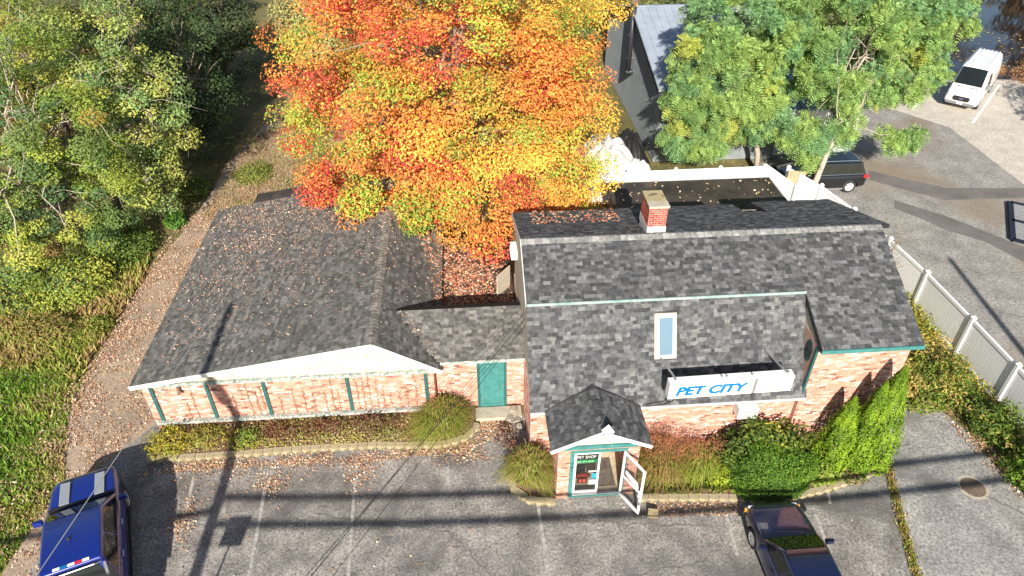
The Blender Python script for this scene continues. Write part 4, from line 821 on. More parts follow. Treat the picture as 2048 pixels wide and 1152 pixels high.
# black SUV
TH = vehicle('suv', 'black SUV with silver roof rails parked behind the white fence', 'car', (18.72, 32.0), R(180), M['black_paint'],
    [(2.32, S(.6, .4, .75)), (2.26, S(.8, .3, .88)), (2.0, S(.89, .24, .96)), (1.2, S(.92, .22, 1.06)), (.7, S(.93, .22, 1.08)), (-1.2, S(.93, .22, 1.08)), (-1.9, S(.91, .24, 1.08)), (-2.2, S(.86, .3, 1.05)), (-2.3, S(.76, .36, .95))],
    (1.42, -1.38), .36, .92, ((-2.12, 1.05, .87, 1.04), (-1.85, .28, .70, 1.66)), rim='white', splits=(.3, .62), mirror=(.8, .9, 1.02, 1.))
for s in (-1, 1):
    MB().tube([(-1.7, s * .60, 1.68), (-1.6, s * .60, 1.73), (0, s * .60, 1.73), (.1, s * .60, 1.69)], .02, 6).build('roof_rail', M['chrome'], TH, world=False)
    MB().box(-2.28, -2.0, s * .82 - .09, s * .82 + .075, .86, 1.0).build('tail_light', M['red_lamp'], TH, world=False, bevel=.03)
    MB().tube([(-1.95, s * .88, 1.10), (1.0, s * .905, 1.085)], .014, 6).build('window_trim', M['chrome'], TH, world=False); MB().box(-1.0, 1.0, s * .925 - .02, s * .925 + .015, .24, .34).build('sill_trim', M['grey_plastic'], TH, world=False)
MB().box(-1.2, .0, -.45, .45, 1.665, 1.69).build('sunroof', M['glass_dark'], TH, world=False); MB().box(-2.36, -2.26, -.7, .7, .4, .55).build('bumper', M['grey_plastic'], TH, world=False, bevel=.02)
seams(TH, (), (1.0, -.1, -1.15), (.4, 1.05))
# white van: nose towards the road
def V_(w, zb, zt, wt): h = zt - zb; return [(0, zb), (w * .92, zb), (w, zb + .12), (w, zb + h * .42), (w * .985, zb + h * .58), (wt, zt - h * .05), (wt * .88, zt), (0, zt + .03)]
VH = math.atan2(-.72, -.69)
TH = vehicle('white_van', 'white cargo van parked by the river with black grille', 'van', (34.25, 43.3), VH, M['white_paint'],
    [(2.98, V_(.8, .45, .86, .7)), (2.92, V_(.92, .36, 1.0, .8)), (2.7, V_(.99, .32, 1.14, .88)), (2.2, V_(1.02, .3, 1.30, .92)), (2.05, V_(1.02, .3, 1.42, .92)), (1.45, V_(1.03, .3, 2.12, .86)), (1.2, V_(1.03, .3, 2.38, .84)), (.85, V_(1.03, .3, 2.48, .84)), (-2.7, V_(1.03, .32, 2.48, .84)), (-2.92, V_(1.0, .36, 2.44, .82))],
    (2.0, -1.75), .36, 1.03, None, rim='grey_plastic', mirror=(1.75, 1.0, 1.25, 1.5))
patch(((2.12, -.80, 1.40), (2.12, .80, 1.40), (1.32, .72, 2.27), (1.32, -.72, 2.27)), off=.075, bulge=.03).build('windshield', M['glass_dark'], TH, world=False, smooth=True)
MB().prism([(2.965, y, z) for y, z in ((-.52, .80), (-.44, .62), (.44, .62), (.52, .80), (.44, .92), (-.44, .92))], (.045, 0, 0)).build('grille', M['black'], TH, world=False)
em = MB().prism([(3.012, .13 * math.cos(2 * math.pi * i / 20), .78 + .055 * math.sin(2 * math.pi * i / 20)) for i in range(20)], (.012, 0, 0)).build('emblem', M['chrome'], TH, world=False)
MB().prism([(3.024, .115 * math.cos(2 * math.pi * i / 20), .78 + .043 * math.sin(2 * math.pi * i / 20)) for i in range(20)], (.006, 0, 0)).build('emblem_field', mat('emblem_blue', (.01, .03, .18), .3), em, world=False)
text('lettering', 'Ford', M['chrome'], em, ORG[TH] @ Matrix.Translation((3.033, -.085, .757)) @ Matrix.Rotation(R(90), 4, 'Z') @ FRONT, .085, .002, shear=.2)
MB().box(2.9, 3.03, -.86, .86, .36, .56).build('bumper', M['grey_plastic'], TH, world=False, bevel=.05); MB().box(3.032, 3.045, -.17, .17, .44, .57).build('licence_plate', M['sign_white'], TH, world=False)
for s in (-1, 1):
    MB().hexa([(2.78, s * .58, .86), (2.70, s * .90, .86), (2.6, s * .9, .86), (2.65, s * .58, .86)], [(2.80, s * .60, .99), (2.76, s * .88, 1.10), (2.55, s * .88, 1.16), (2.6, s * .60, 1.12)]).build('headlight', M['lamp'], TH, world=False, bevel=.02)
    MB().box(2.22, 2.28, s * .42 - .2, s * .42 + .2, 1.30, 1.335).build('hood_vent', M['black'], TH, world=False)
    patch(((.72, s * 1.035, 1.42), (1.6, s * 1.035, 1.42), (1.15, s * .925, 2.05), (.72, s * .925, 2.05)) if s < 0 else ((1.6, 1.035, 1.42), (.72, 1.035, 1.42), (.72, .925, 2.05), (1.15, .925, 2.05)), off=.012).build('side_window', M['glass_dark'], TH, world=False)
    MB().box(-2.4, 1.2, s * 1.03 - .02, s * 1.03 + .015, .62, .72).build('side_moulding', M['grey_plastic'], TH, world=False)
for y in (-.6, -.36, -.12, .12, .36, .6): MB().box(-2.6, .7, y - .025, y + .025, 2.488, 2.515).build('roof_rib', M['white_paint'], TH, world=False)
seams(TH, (((2.25, .7), (2.75, .66)), ((2.25, -.7), (2.75, -.66))), (1.5, .5, -.9), (.5, 1.3))
# slatted steel ramp at the edge of the rear lot
t = thing('steel_grating', 'dark blue steel frame with slatted grating standing low on the rear lot', 'grating', (28, 27.3, 0))
A, B_, C_, D_ = Vector((27.9, 29.35, .12)), Vector((25.78, 26.0, .12)), Vector((30.2, 22.9, .12)), Vector((32.3, 26.3, .12))
gm = mat('dark_blue_steel', (.008, .012, .025), .9)
for p, q, w_ in ((A, B_, .24), (B_, C_, .24), (C_, D_, .24), (D_, A, .24)): MB().bar(p, q, w_, .06).build('frame', gm, t)
for i in range(1, 24):
    f_ = i / 24; p = A.lerp(B_, f_); q = D_.lerp(C_, f_)
    if i == 12: MB().bar(p, q, .24, .06).build('cross_bar', gm, t)
    else: MB().bar(p, q, .075, .04).build('slat', M['steel'], t)
for p in (A, B_, C_, D_): MB().box(p.x - .05, p.x + .05, p.y - .05, p.y + .05, 0, .08).build('foot', gm, t)

# ================================================================== vegetation
def noise3(P, s, seed):
    P = np.asarray(P) * s; return (np.sin(P[:, 0] * 1.7 + seed) * np.cos(P[:, 1] * 1.3 - seed * 2) + np.sin(P[:, 2] * 1.9 + P[:, 0] * .7 + seed * 3) + .6 * np.sin(P[:, 1] * 2.9 + P[:, 2] * 2.3 + seed)) / 2.6
def make_tree(name, label, base, r0, lobes, nclump, nleaf, size, colour, bark='bark', group=None, frond=0., csize=(.5, 1.0), trans='leaf', lean=None, bare=0, cat='tree', top=None):
    """lobes: [(centre, radii)]; clumps of leaves sit in the shells of the lobes, limbs run from the trunk to the clumps"""
    t = thing(name, label, cat, (base[0], base[1], 0), 0, group)
    vol = np.array([np.prod(l[1]) for l in lobes]) ** .7; cnt = np.maximum(1, (nclump * vol / vol.sum()).astype(int)); C = []
    for (c, r), k in zip(lobes, cnt):
        p, _ = shell_points(c, r, k, .5); C.append(p)
    C = np.concatenate(C); C = C[C[:, 2] > .4]; K = len(C); cr = NP.uniform(csize[0], csize[1], K)
    c0 = np.mean([l[0] for l in lobes], 0); top = Vector(top or (c0[0], c0[1], c0[2] + .5)); b = Vector((base[0], base[1], -.05))
    tr = MB(); tp = branch(tr, b, top, r0, r0 * .35, .04, 8, 9); fork = tp[3:]
    for i in NP.permutation(K)[:min(K, 46)]:
        s_ = fork[min(len(fork) - 1, int(NP.uniform(0, len(fork))))]; branch(tr, s_, Vector(C[i]), r0 * .22, r0 * .04, .1, 5, 5)
    for _ in range(bare):
        i = NP.randint(K); p = Vector(C[i]); 
        for _k in range(3): q = p + Vector(NP.normal(size=3) * .9); branch(tr, p, q, r0 * .07, r0 * .02, .15, 4, 4)
    tr.build('trunk', M[bark], t, smooth=True, recalc=False)
    per = NP.multinomial(nleaf, cr ** 2 / (cr ** 2).sum()); idx = np.repeat(np.arange(K), per); n = len(idx)
    d = unit(NP.normal(size=(n, 3))); rr = NP.uniform(.25, 1, n) ** .5; P = C[idx] + d * (rr * cr[idx])[:, None] * np.array([1, 1, .7])
    P[:, 2] = np.maximum(P[:, 2], .08)
    N = unit(d * .5 + (P - c0) / np.linalg.norm(P - c0, axis=1)[:, None] * .4 + np.array([0, -.25, .6]) + NP.normal(size=(n, 3)) * .45)
    cc = colour(P, C[idx], idx)
    if frond:
        T = unit(d * .6 + (P - c0) / np.linalg.norm(P - c0, axis=1)[:, None] + NP.normal(size=(n, 3)) * .75 + np.array([0, 0, -.45])); S_ = unit(np.cross(T, N)); U = np.cross(S_, T); npair = 5
        Vs = []; L = frond * NP.uniform(.7, 1.2, n)[:, None]
        for j in range(npair):
            f = (j + .6) / npair; q = P + T * L * f - np.array([0, 0, 1]) * L * .35 * f * f; lw = L * .23 * math.sin(math.pi * (f * .75 + .2)) + .01
            for s in (-1, 1):
                o = S_ * s * lw * 1.6 + T * lw * .35; wv = T * L * .062
                Vs.append(np.stack([q - wv * .5, q + wv * .7, q + o + wv, q + o - wv * .2 - U * lw * NP.uniform(-.5, .9, (n, 1))], 1))
        V = np.stack(Vs, 1).reshape(-1, 3); F = np.arange(len(V)).reshape(-1, 4); cols = np.repeat(np.clip(cc * NP.uniform(.8, 1.2, (n, 1)), 0, 1), npair * 2 * 4, 0)
    else:
        V, F = leaf_quads(P, N, size); cols = jitter_cols(cc, n, .22)
    np_mesh('crown', V, F, cols, M[trans], t)
    return t
# the big maple in autumn colour
RED, ORA, AMB, YEL, GRN = (.56, .085, .055), (.69, .24, .06), (.71, .35, .07), (.70, .47, .08), (.31, .40, .06)
def maple_col(P, C, idx):
    a = noise3(C, .55, 1.3) + .18 * NP.normal(size=idx.max() + 1)[idx]; b = noise3(C, .8, 4.1) + .2 * NP.normal(size=idx.max() + 1)[idx]; x = (C[:, 0] + .5) / 7.5
    out = np.empty((len(P), 3)); out[:] = AMB; out[a - x * .5 > .02] = ORA; out[(a < -.26 + x * .3)] = YEL
    out[(b > .40 + x * .35)] = RED; out[(b < -.32 + .12 * (C[:, 2] < 5) - .28 * x)] = GRN; out *= (1 + .22 * NP.normal(size=idx.max() + 1)[idx])[:, None].clip(.6, 1.25)
    sw = NP.uniform(size=len(P)); out[sw < .07] = YEL; out[(sw > .07) & (sw < .17)] = AMB; out[(sw > .9) & (x < .5)] = ORA; out[sw > .985] = RED; return out
make_tree('maple_tree', 'big maple in orange, red and yellow autumn leaf between the two buildings', (-.3, 29.5), .34,
    [((-.8, 28.8, 7.6), (6.6, 5.0, 5.6)), ((-2.0, 30.6, 11.6), (6.2, 3.4, 3.2)), ((3.0, 30.4, 10.6), (4.2, 3.2, 3.2)), ((.2, 27.6, 9.6), (5.6, 2.6, 2.8)), ((-3.0, 27.0, 5.0), (4.2, 3.2, 3.4)), ((2.6, 27.6, 5.6), (4.2, 3.4, 3.6)), ((-.3, 25.2, 3.8), (2.3, 2.4, 1.9)), ((-5.6, 29.6, 4.6), (2.6, 2.6, 3.6)), ((4.9, 29.6, 5.2), (1.9, 2.2, 3.0)), ((-2.2, 26.0, 4.1), (3.0, 2.0, 1.7)), ((3.9, 27.0, 3.3), (2.6, 2.0, 1.8)), ((.6, 24.0, 3.6), (1.5, 1.2, 1.1)), ((-1.2, 24.6, 3.4), (1.7, 1.3, 1.2)), ((-5.0, 29.6, 8.8), (2.8, 2.6, 3.2)), ((.2, 26.0, 6.8), (4.2, 1.8, 2.4)), ((3.9, 28.4, 7.6), (2.5, 2.2, 2.8))],
    720, 190000, .118, maple_col, csize=(.5, 1.05), bare=8, top=(-.2, 29, 9.5))
# honey locusts in front of the barn
def loc_col(P, C, idx):
    a = noise3(C, .9, 2.2) + .25 * NP.normal(size=idx.max() + 1)[idx]; out = np.empty((len(P), 3)); out[:] = (.25, .36, .10); out[a > .1] = (.20, .32, .10); out[a > .62] = (.38, .42, .09); out[a < -.3] = (.16, .29, .12); out *= NP.uniform(.75, 1.5, (len(P), 1)); return out
make_tree('locust_tree', 'feathery green locust tree in front of the corrugated barn gable', (16.1, 33.7), .17,
    [((13.0, 33.0, 5.4), (2.7, 2.0, 2.9)), ((14.0, 33.4, 8.3), (2.9, 2.2, 2.4)), ((14.4, 33.2, 3.6), (2.2, 1.5, 1.8)), ((11.9, 32.6, 2.5), (1.6, 1.2, 1.0)), ((11.9, 33.2, 4.8), (1.7, 1.4, 1.0)), ((12.0, 33.0, 6.9), (1.7, 1.4, 1.5)), ((16.2, 33.0, 6.6), (1.9, 1.6, 2.4))],
    380, 18500, .1, loc_col, 'bark_pale', 'locust trees before the barn', frond=.38, csize=(.25, .62), top=(14.6, 33.6, 9))
make_tree('locust_tree', 'tall feathery green locust tree leaning over the black SUV', (17.75, 30.6), .17,
    [((18.6, 32.6, 8.0), (3.0, 2.2, 3.0)), ((22.0, 34.0, 7.6), (3.2, 2.2, 2.8)), ((18.0, 32.0, 4.4), (1.9, 1.5, 1.9)), ((22.4, 32.8, 5.2), (2.0, 1.4, 1.1)), ((17.3, 31.4, 2.7), (.9, .8, 1.1)), ((22.6, 32.2, 2.7), (1.1, .8, .6))],
    380, 18500, .1, loc_col, 'bark_pale', 'locust trees before the barn', frond=.38, csize=(.25, .62), top=(19.8, 32.8, 9))
def green_col(pal, w, seed):
    def f(P, C, idx):
        k = idx.max() + 1; base = pick(pal, w, k)[idx]; n = noise3(P, 1.1, seed); return base * (1 + .18 * n)[:, None]
    return f
YG = [(.20, .28, .05), (.28, .34, .055), (.38, .40, .07), (.14, .21, .06), (.09, .17, .06), (.38, .28, .06)]
WG = 'woodland trees beside the driveway'
make_tree('woodland_tree', 'yellowing broad tree with pale tangled limbs at the lawn edge', (-18.2, 29.3), .26, [((-18.0, 29.0, 7.0), (3.8, 3.0, 3.6)), ((-20.5, 27.6, 4.2), (3.2, 2.6, 3.2)), ((-17.0, 27.6, 3.4), (2.8, 2.2, 2.7)), ((-17.6, 25.6, 1.8), (2.4, 1.6, 1.5)), ((-15.9, 29.6, 2.6), (1.7, 2.2, 2.1)), ((-19.2, 31.0, 9.6), (3.6, 3.0, 2.6)), ((-22.5, 28.5, 6.5), (2.8, 2.4, 3.4))], 340, 66000, .11, green_col(YG, (4, 4, 2, 3, 3, .5), 1), 'bark_pale', WG, bare=34, csize=(.3, .8))
make_tree('woodland_tree', 'sparse pale limbed tree reaching over the leafy driveway', (-16.2, 32.6), .2, [((-15.0, 32.0, 5.6), (2.6, 2.2, 3.0)), ((-14.6, 30.4, 3.0), (1.5, 1.8, 1.6)), ((-16.5, 33, 8.2), (2.5, 2.5, 2.2))], 130, 20000, .13, green_col([(.30, .36, .09), (.2, .3, .10), (.4, .42, .10)], (3, 3, 1.5), 2), 'bark_pale', WG, bare=40, csize=(.35, .8))
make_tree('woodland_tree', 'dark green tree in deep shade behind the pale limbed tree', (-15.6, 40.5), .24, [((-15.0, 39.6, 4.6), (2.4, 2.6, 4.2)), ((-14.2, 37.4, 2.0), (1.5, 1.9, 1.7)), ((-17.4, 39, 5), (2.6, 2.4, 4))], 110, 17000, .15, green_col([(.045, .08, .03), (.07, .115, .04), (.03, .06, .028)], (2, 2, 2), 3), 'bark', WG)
for i, (x, y, z, r, pal, lb) in enumerate(((-25, 31, 5.5, 3.6, YG, 'yellow green tree behind the lawn at the wood edge'), (-22, 38, 6.5, 4, YG, 'tall yellowing tree deeper in the wood'), (-19.5, 46, 6, 3.8, [(.07, .11, .035), (.11, .14, .04)], 'mid green tree deep in the wood behind the dark tree'), (-30, 44, 6.5, 4.5, YG, 'broad yellowing tree far back in the wood'), (-25, 56, 7, 5, YG, 'yellow green tree at the back of the wood'), (-9.8, 51, 3.2, 2.8, [(.34, .33, .12), (.42, .37, .14)], 'olive brushy tree at the far end of the driveway'), (-16.5, 50, 5, 3.0, [(.05, .075, .03), (.075, .10, .04)], 'dark bushy tree beyond the driveway bend'), (-5.5, 58, 4.5, 3.5, [(.16, .17, .05), (.2, .19, .06)], 'olive green tree behind the maple'), (10, 57, 5.5, 3.6, [(.17, .20, .06), (.22, .22, .06)], 'light green tree behind the barn ridge'), (17, 58, 5.5, 4.0, [(.10, .14, .05), (.17, .19, .06)], 'green tree behind the barn and workshop roofs'), (26, 56, 4.5, 3.4, [(.13, .16, .05), (.2, .19, .06)], 'green tree on the river bank behind the workshop'))):
    make_tree('woodland_tree', lb, (x, y), .22, [((x, y, z), (r, r * .85, r * .95)), ((x + r * .4, y - r * .5, z * .5), (r * .7, r * .6, z * .45))], 75, 11000, .2, green_col(pal, [1] * len(pal), i), 'bark', WG if x < 0 else 'trees behind the barn', csize=(.55, 1.1))
for i, (x, y, z, r) in enumerate(((46, 92, 7, 7), (60, 88, 7, 7), (74, 84, 7, 7))):
    make_tree('far_bank_tree', ['russet autumn tree across the river', 'brown autumn tree across the river', 'dull orange tree across the river'][i], (x, y), .3, [((x, y, z), (r, r * .8, r))], 60, 6000, .5, green_col([(.16, .08, .03), (.12, .08, .03), (.2, .12, .04)], (1, 1, 1), i), 'bark', 'trees across the river', csize=(1, 2))

make_tree('added_shadow_tree', 'made-up green tree out of view, added to shadow the rear lot', (37.8, 32.2), .2, [((37.6, 32.0, 4.6), (2.6, 2.4, 2.4))], 60, 6000, .2, green_col([(.2, .25, .06), (.27, .3, .07)], (1, 1), 3), 'bark')  # unseen tree, invented to cast the dark shadow on the tan pavement
def shrub(name, label, c, r, n, size, pal, w, group=None, cat='shrub', dome=True, seed=0, trans='leaf', up=.7, inner=.6, rag=.3):
    t = thing(name, label, cat, (c[0], c[1], 0), 0, group); d = unit(NP.normal(size=(n, 3))); d[:, 2] = np.abs(d[:, 2]) if dome else d[:, 2]
    u = NP.uniform(inner ** 3, 1, n) ** (1 / 3); lump = 1 + rag * noise3(d * 1.6, 2.2, seed + 1) + rag * .6 * noise3(d * 4, 1.9, seed + 5) + rag * .25 * np.abs(NP.normal(size=n))
    P = np.array([c[0], c[1], c[2] if len(c) > 2 else .05]) + d * (u * lump)[:, None] * np.array(r); P[:, 2] = np.maximum(P[:, 2], .03)
    N = unit(d * up + NP.normal(size=(n, 3)) * .5 + np.array([0, -.1, .2])); V, F = leaf_quads(P, N, size, .5)
    k = noise3(P, 1.6, seed); q = NP.uniform(size=n); W = np.cumsum(w) / sum(w); ci = np.searchsorted(W, np.clip(q * .55 + (k * .5 + .5) * .45, 0, .999)); cc = np.array(pal)[np.clip(ci, 0, len(pal) - 1)]
    np_mesh('foliage', V, F, jitter_cols(cc, n, .25), M[trans], t); s = MB()
    for _ in range(9):
        a = rnd.uniform(0, 6.28); branch(s, (c[0] + .08 * math.cos(a), c[1] + .08 * math.sin(a), 0), (c[0] + r[0] * .6 * math.cos(a), c[1] + r[1] * .6 * math.sin(a), (c[2] if len(c) > 2 else 0) + r[2] * rnd.uniform(.4, .8)), .025, .008, .1, 4, 5)
    s.build('stem', M['bark'], t, recalc=False); return t
GY = [(.10, .17, .02), (.16, .24, .025), (.24, .31, .03)]
# clipped yew dome with yellow touched laurel behind
shrub('round_shrub', 'large dense clipped green shrub bulging over the planter edge', (9.15, 13.45, .12), (1.42, .98, 1.3), 21000, .075, [(.04, .09, .012), (.08, .165, .018), (.15, .27, .024), (.23, .37, .03)], (3, 4, 3, 1.2), 'clipped evergreens by the shop', seed=2, inner=.8, rag=.12)
shrub('broadleaf_shrub', 'dark broad leaved shrub with yellow tipped leaves behind the clipped shrub', (9.0, 14.1, .5), (1.55, .62, 1.15), 3600, .15, [(.04, .07, .015), (.09, .14, .02), (.16, .20, .03), (.42, .36, .06), (.22, .05, .03)], (3, 3, 1.5, 1.2, .6), None, seed=4)
# arborvitae
def arbor(label, x, y, h, r, n, seed):
    t = thing('arborvitae', label, 'arborvitae', (x, y, 0), 0, 'arborvitae by the brick wall')
    z = NP.uniform(0, 1, n) ** 1.25; a = NP.uniform(0, 6.283, n); prof = (1 - z) ** .72 * (.85 + .3 * np.minimum(z * 6, 1)) * .95; lump = 1 + .12 * np.sin(a * 5 + z * 9 + seed) + .10 * np.sin(a * 9 - z * 17 + seed)
    rad = r * prof * lump * NP.uniform(.82, 1.03, n); P = np.stack([x + rad * np.cos(a), y + rad * np.sin(a), .05 + z * h], 1); d = np.stack([np.cos(a), np.sin(a), np.full(n, .35)], 1)
    V, F = leaf_quads(P, unit(d + NP.normal(size=(n, 3)) * .45), .085, .45); cc = np.array([(.12, .21, .014), (.19, .31, .018), (.27, .40, .026)])[np.clip((noise3(P, 2.5, seed) * 1.5 + 1.2 + NP.normal(size=n) * .5).astype(int), 0, 2)]
    np_mesh('foliage', V, F, jitter_cols(cc, n, .22), M['leaf'], t); MB().tube([(x, y, -.02), (x, y, h * .92)], [.06, .01], 7).build('trunk', M['bark'], t)
arbor('tallest arborvitae cone at the outer end of the row by the brick wall', 12.55, 13.95, 4.15, .78, 13000, 1)
arbor('middle arborvitae cone of the row by the brick wall', 12.05, 13.8, 3.7, .66, 10000, 2)
arbor('shortest arborvitae cone of the row beside the broad leaved shrub', 11.35, 13.9, 3.05, .66, 9000, 3)
# ornamental grasses
def grass_clump(label, c, r, h, n, pal_base, pal_tip, plume=0, seed=1, dirn=None):
    t = thing('ornamental_grass', label, 'grass clump', (c[0], c[1], 0), 0, 'ornamental grass clumps'); a = NP.uniform(0, 6.283, n); out = NP.uniform(.15, 1, n) * r * (1 + .28 * np.sin(2 * a + seed + c[0]) + .2 * np.sin(3 * a + 2 * c[0])); hh = h * NP.uniform(.55, 1.05, n) * (1 - .25 * (out / r) ** 2)
    b = np.stack([c[0] + NP.normal(size=n) * r * .16, c[1] + NP.normal(size=n) * r * .16, np.zeros(n) + .02], 1); D = np.stack([np.cos(a), np.sin(a), np.zeros(n)], 1)
    Sd = np.stack([-np.sin(a), np.cos(a), np.zeros(n)], 1); seg = 5; V = []; C4 = []
    cb = np.array(pal_base)[NP.randint(len(pal_base), size=n)]; ct = np.array(pal_tip)[NP.randint(len(pal_tip), size=n)]
    for j in range(seg + 1):
        f = j / seg; w = .011 * (1 - f ** 2) + .0015; p = b + D * (out * f ** 1.7)[:, None]; p[:, 2] += hh * np.sin(min(f * 1.0, 1) * math.pi * .62) / math.sin(math.pi * .5) - (out * .25) * f ** 3
        p[:, 2] = np.maximum(p[:, 2], .02); V += [p - Sd * w, p + Sd * w]; cj = cb * (1 - f) + ct * f; C4 += [cj, cj]
    k = 2 * (seg + 1); V = np.stack(V, 1).reshape(-1, 3); C4 = np.stack(C4, 1).reshape(-1, 3); F = []
    base = np.arange(n)[:, None] * k
    for j in range(seg): F.append(base + np.array([2 * j, 2 * j + 1, 2 * j + 3, 2 * j + 2]))
    np_mesh('blades', V, np.stack(F, 1).reshape(-1, 4), C4, M['blade'], t)
    if plume:
        P = []; 
        for i in range(plume):
            aa = rnd.uniform(0, 6.28); ln = rnd.uniform(.1, .7) * r; top = np.array([c[0] + ln * math.cos(aa) * 1.2, c[1] + ln * math.sin(aa) * .8 + .1, h * rnd.uniform(.95, 1.3)]); P.append(top + NP.normal(size=(16, 3)) * np.array([.09, .09, .12]))
        P = np.concatenate(P); V, F = leaf_quads(P, NP.normal(size=P.shape), .07, .25); np_mesh('plumes', V, F, jitter_cols((.34, .13, .07), len(P), .3), M['leaf_dry'], t)
    return t
gb = [(.08, .11, .02), (.12, .17, .02), (.2, .12, .03)]; gt = [(.22, .28, .03), (.28, .30, .06), (.34, .24, .09), (.18, .24, .03)]
grass_clump('wide arching grass clump in front of the annex corner', (-1.1, 16.25), 1.2, 1.25, 2600, gb, gt, 14)
grass_clump('drooping grass clump left of the entrance porch', (1.62, 14.0), .95, 1.25, 2300, gb, gt + [(.42, .32, .12)], 8)
grass_clump('grass clump with reddish plumes right of the entrance porch', (5.75, 13.95), 1.15, 1.3, 2300, gb, [(.24, .28, .04), (.30, .22, .08), (.30, .13, .06)], 130)
grass_clump('bright green grass clump with plumes beside the clipped shrub', (6.95, 13.8), .95, 1.05, 1900, [(.10, .16, .02)], [(.26, .34, .03), (.3, .3, .06)], 60)
shrub('lime_plant', 'lime green leafy plant between grasses and clipped shrub', (7.55, 13.45, .02), (.45, .45, .75), 900, .12, [(.2, .28, .02), (.3, .36, .03)], (1, 1), seed=9)
shrub('fern_plant', 'light green strap leaved plant in front of the arborvitae', (10.9, 13.35, .02), (.55, .4, .5), 900, .16, [(.12, .18, .03), (.26, .34, .05), (.32, .38, .08)], (1, 1, 1), seed=10)
shrub('fern_plant', 'low mixed leafy plants at the foot of the arborvitae row', (11.7, 13.3, .02), (.6, .3, .35), 700, .12, [(.1, .15, .03), (.26, .2, .08)], (1, 1), seed=13)
# bed in front of the annex
LB = 'low plants in the annex planting bed'
for i, (x, y, rx, ry, h, n, pal, lb) in enumerate(((-10.2, 16.2, .75, .62, .75, 2600, [(.22, .23, .03), (.36, .32, .04), (.45, .34, .05)], 'yellow leaved bush at the driveway end of the annex bed'), (-9.0, 16.35, .75, .5, .6, 1900, [(.16, .18, .03), (.33, .3, .05), (.2, .08, .06)], 'yellow and maroon bush below the second annex post'), (-7.65, 16.2, .5, .5, .55, 1300, [(.08, .2, .03), (.2, .28, .04), (.36, .3, .05)], 'bright green and yellow bush past the pole shadow'), (-6.6, 16.45, .7, .45, .5, 1500, [(.13, .05, .035), (.2, .09, .05), (.28, .26, .06)], 'maroon bush with yellow sprigs in the annex bed'), (-5.2, 16.55, .9, .4, .5, 1700, [(.12, .04, .03), (.2, .09, .045), (.22, .18, .07)], 'long maroon bush below the middle annex brick panel'), (-3.6, 16.55, .9, .42, .55, 1700, [(.10, .04, .03), (.17, .08, .05), (.2, .19, .05)], 'dark maroon bush beside the arching grass'), (-2.9, 16.1, .6, .3, .28, 600, [(.25, .25, .07), (.34, .3, .12)], 'pale low plant on the bed edge before the arching grass'), (1.0, 15.8, .35, .55, .28, 500, [(.28, .08, .06), (.14, .05, .04), (.4, .28, .18)], 'reddish creeper beside the stone heap'))):
    shrub('bed_shrub', lb, (x, y, .08), (rx, ry * .9, h * .72), int(n * .6), .085, pal, [1] * len(pal), LB, seed=20 + i, rag=.45)
# shrubs on the slope by the side driveway
for i, (x, y, rx, ry, h, n, pal, lb) in enumerate(((15.1, 17.6, 1.3, 1.3, 1.0, 4200, [(.1, .13, .02), (.34, .27, .07), (.42, .33, .1), (.2, .2, .03)], 'yellow and brown leaved bush beside the shop corner'), (16.9, 17.0, 1.2, 1.1, .95, 3600, [(.07, .13, .02), (.16, .22, .03), (.3, .24, .06)], 'green bush with yellowing leaves under the white fence'), (16.9, 20.2, 1.2, 1.5, 1.0, 3200, [(.18, .22, .03), (.34, .32, .04), (.26, .2, .05)], 'yellow green bush between shop roof and white fence'), (17.6, 14.9, .9, 1.2, .9, 3000, [(.05, .09, .02), (.1, .16, .025), (.17, .25, .03)], 'dark green bush at the foot of the fence by the driveway bend'), (17.75, 12.6, 1.0, 1.2, 1.35, 4200, [(.08, .16, .02), (.14, .25, .025), (.2, .32, .035)], 'fresh green leafy bush beside the side driveway'), (17.6, 10.2, 1.0, 1.1, 1.0, 2600, [(.06, .12, .02), (.14, .2, .03), (.3, .2, .07)], 'green and brown bush low beside the side driveway'), (15.9, 16.1, .8, .4, .35, 900, [(.16, .24, .03), (.3, .25, .08)], 'low green weeds at the head of the side driveway'))):
    shrub('slope_shrub', lb, (x, y, .05), (rx, ry, h), n, .11, pal, [1] * len(pal), 'shrubs on the slope by the fence', seed=40 + i)
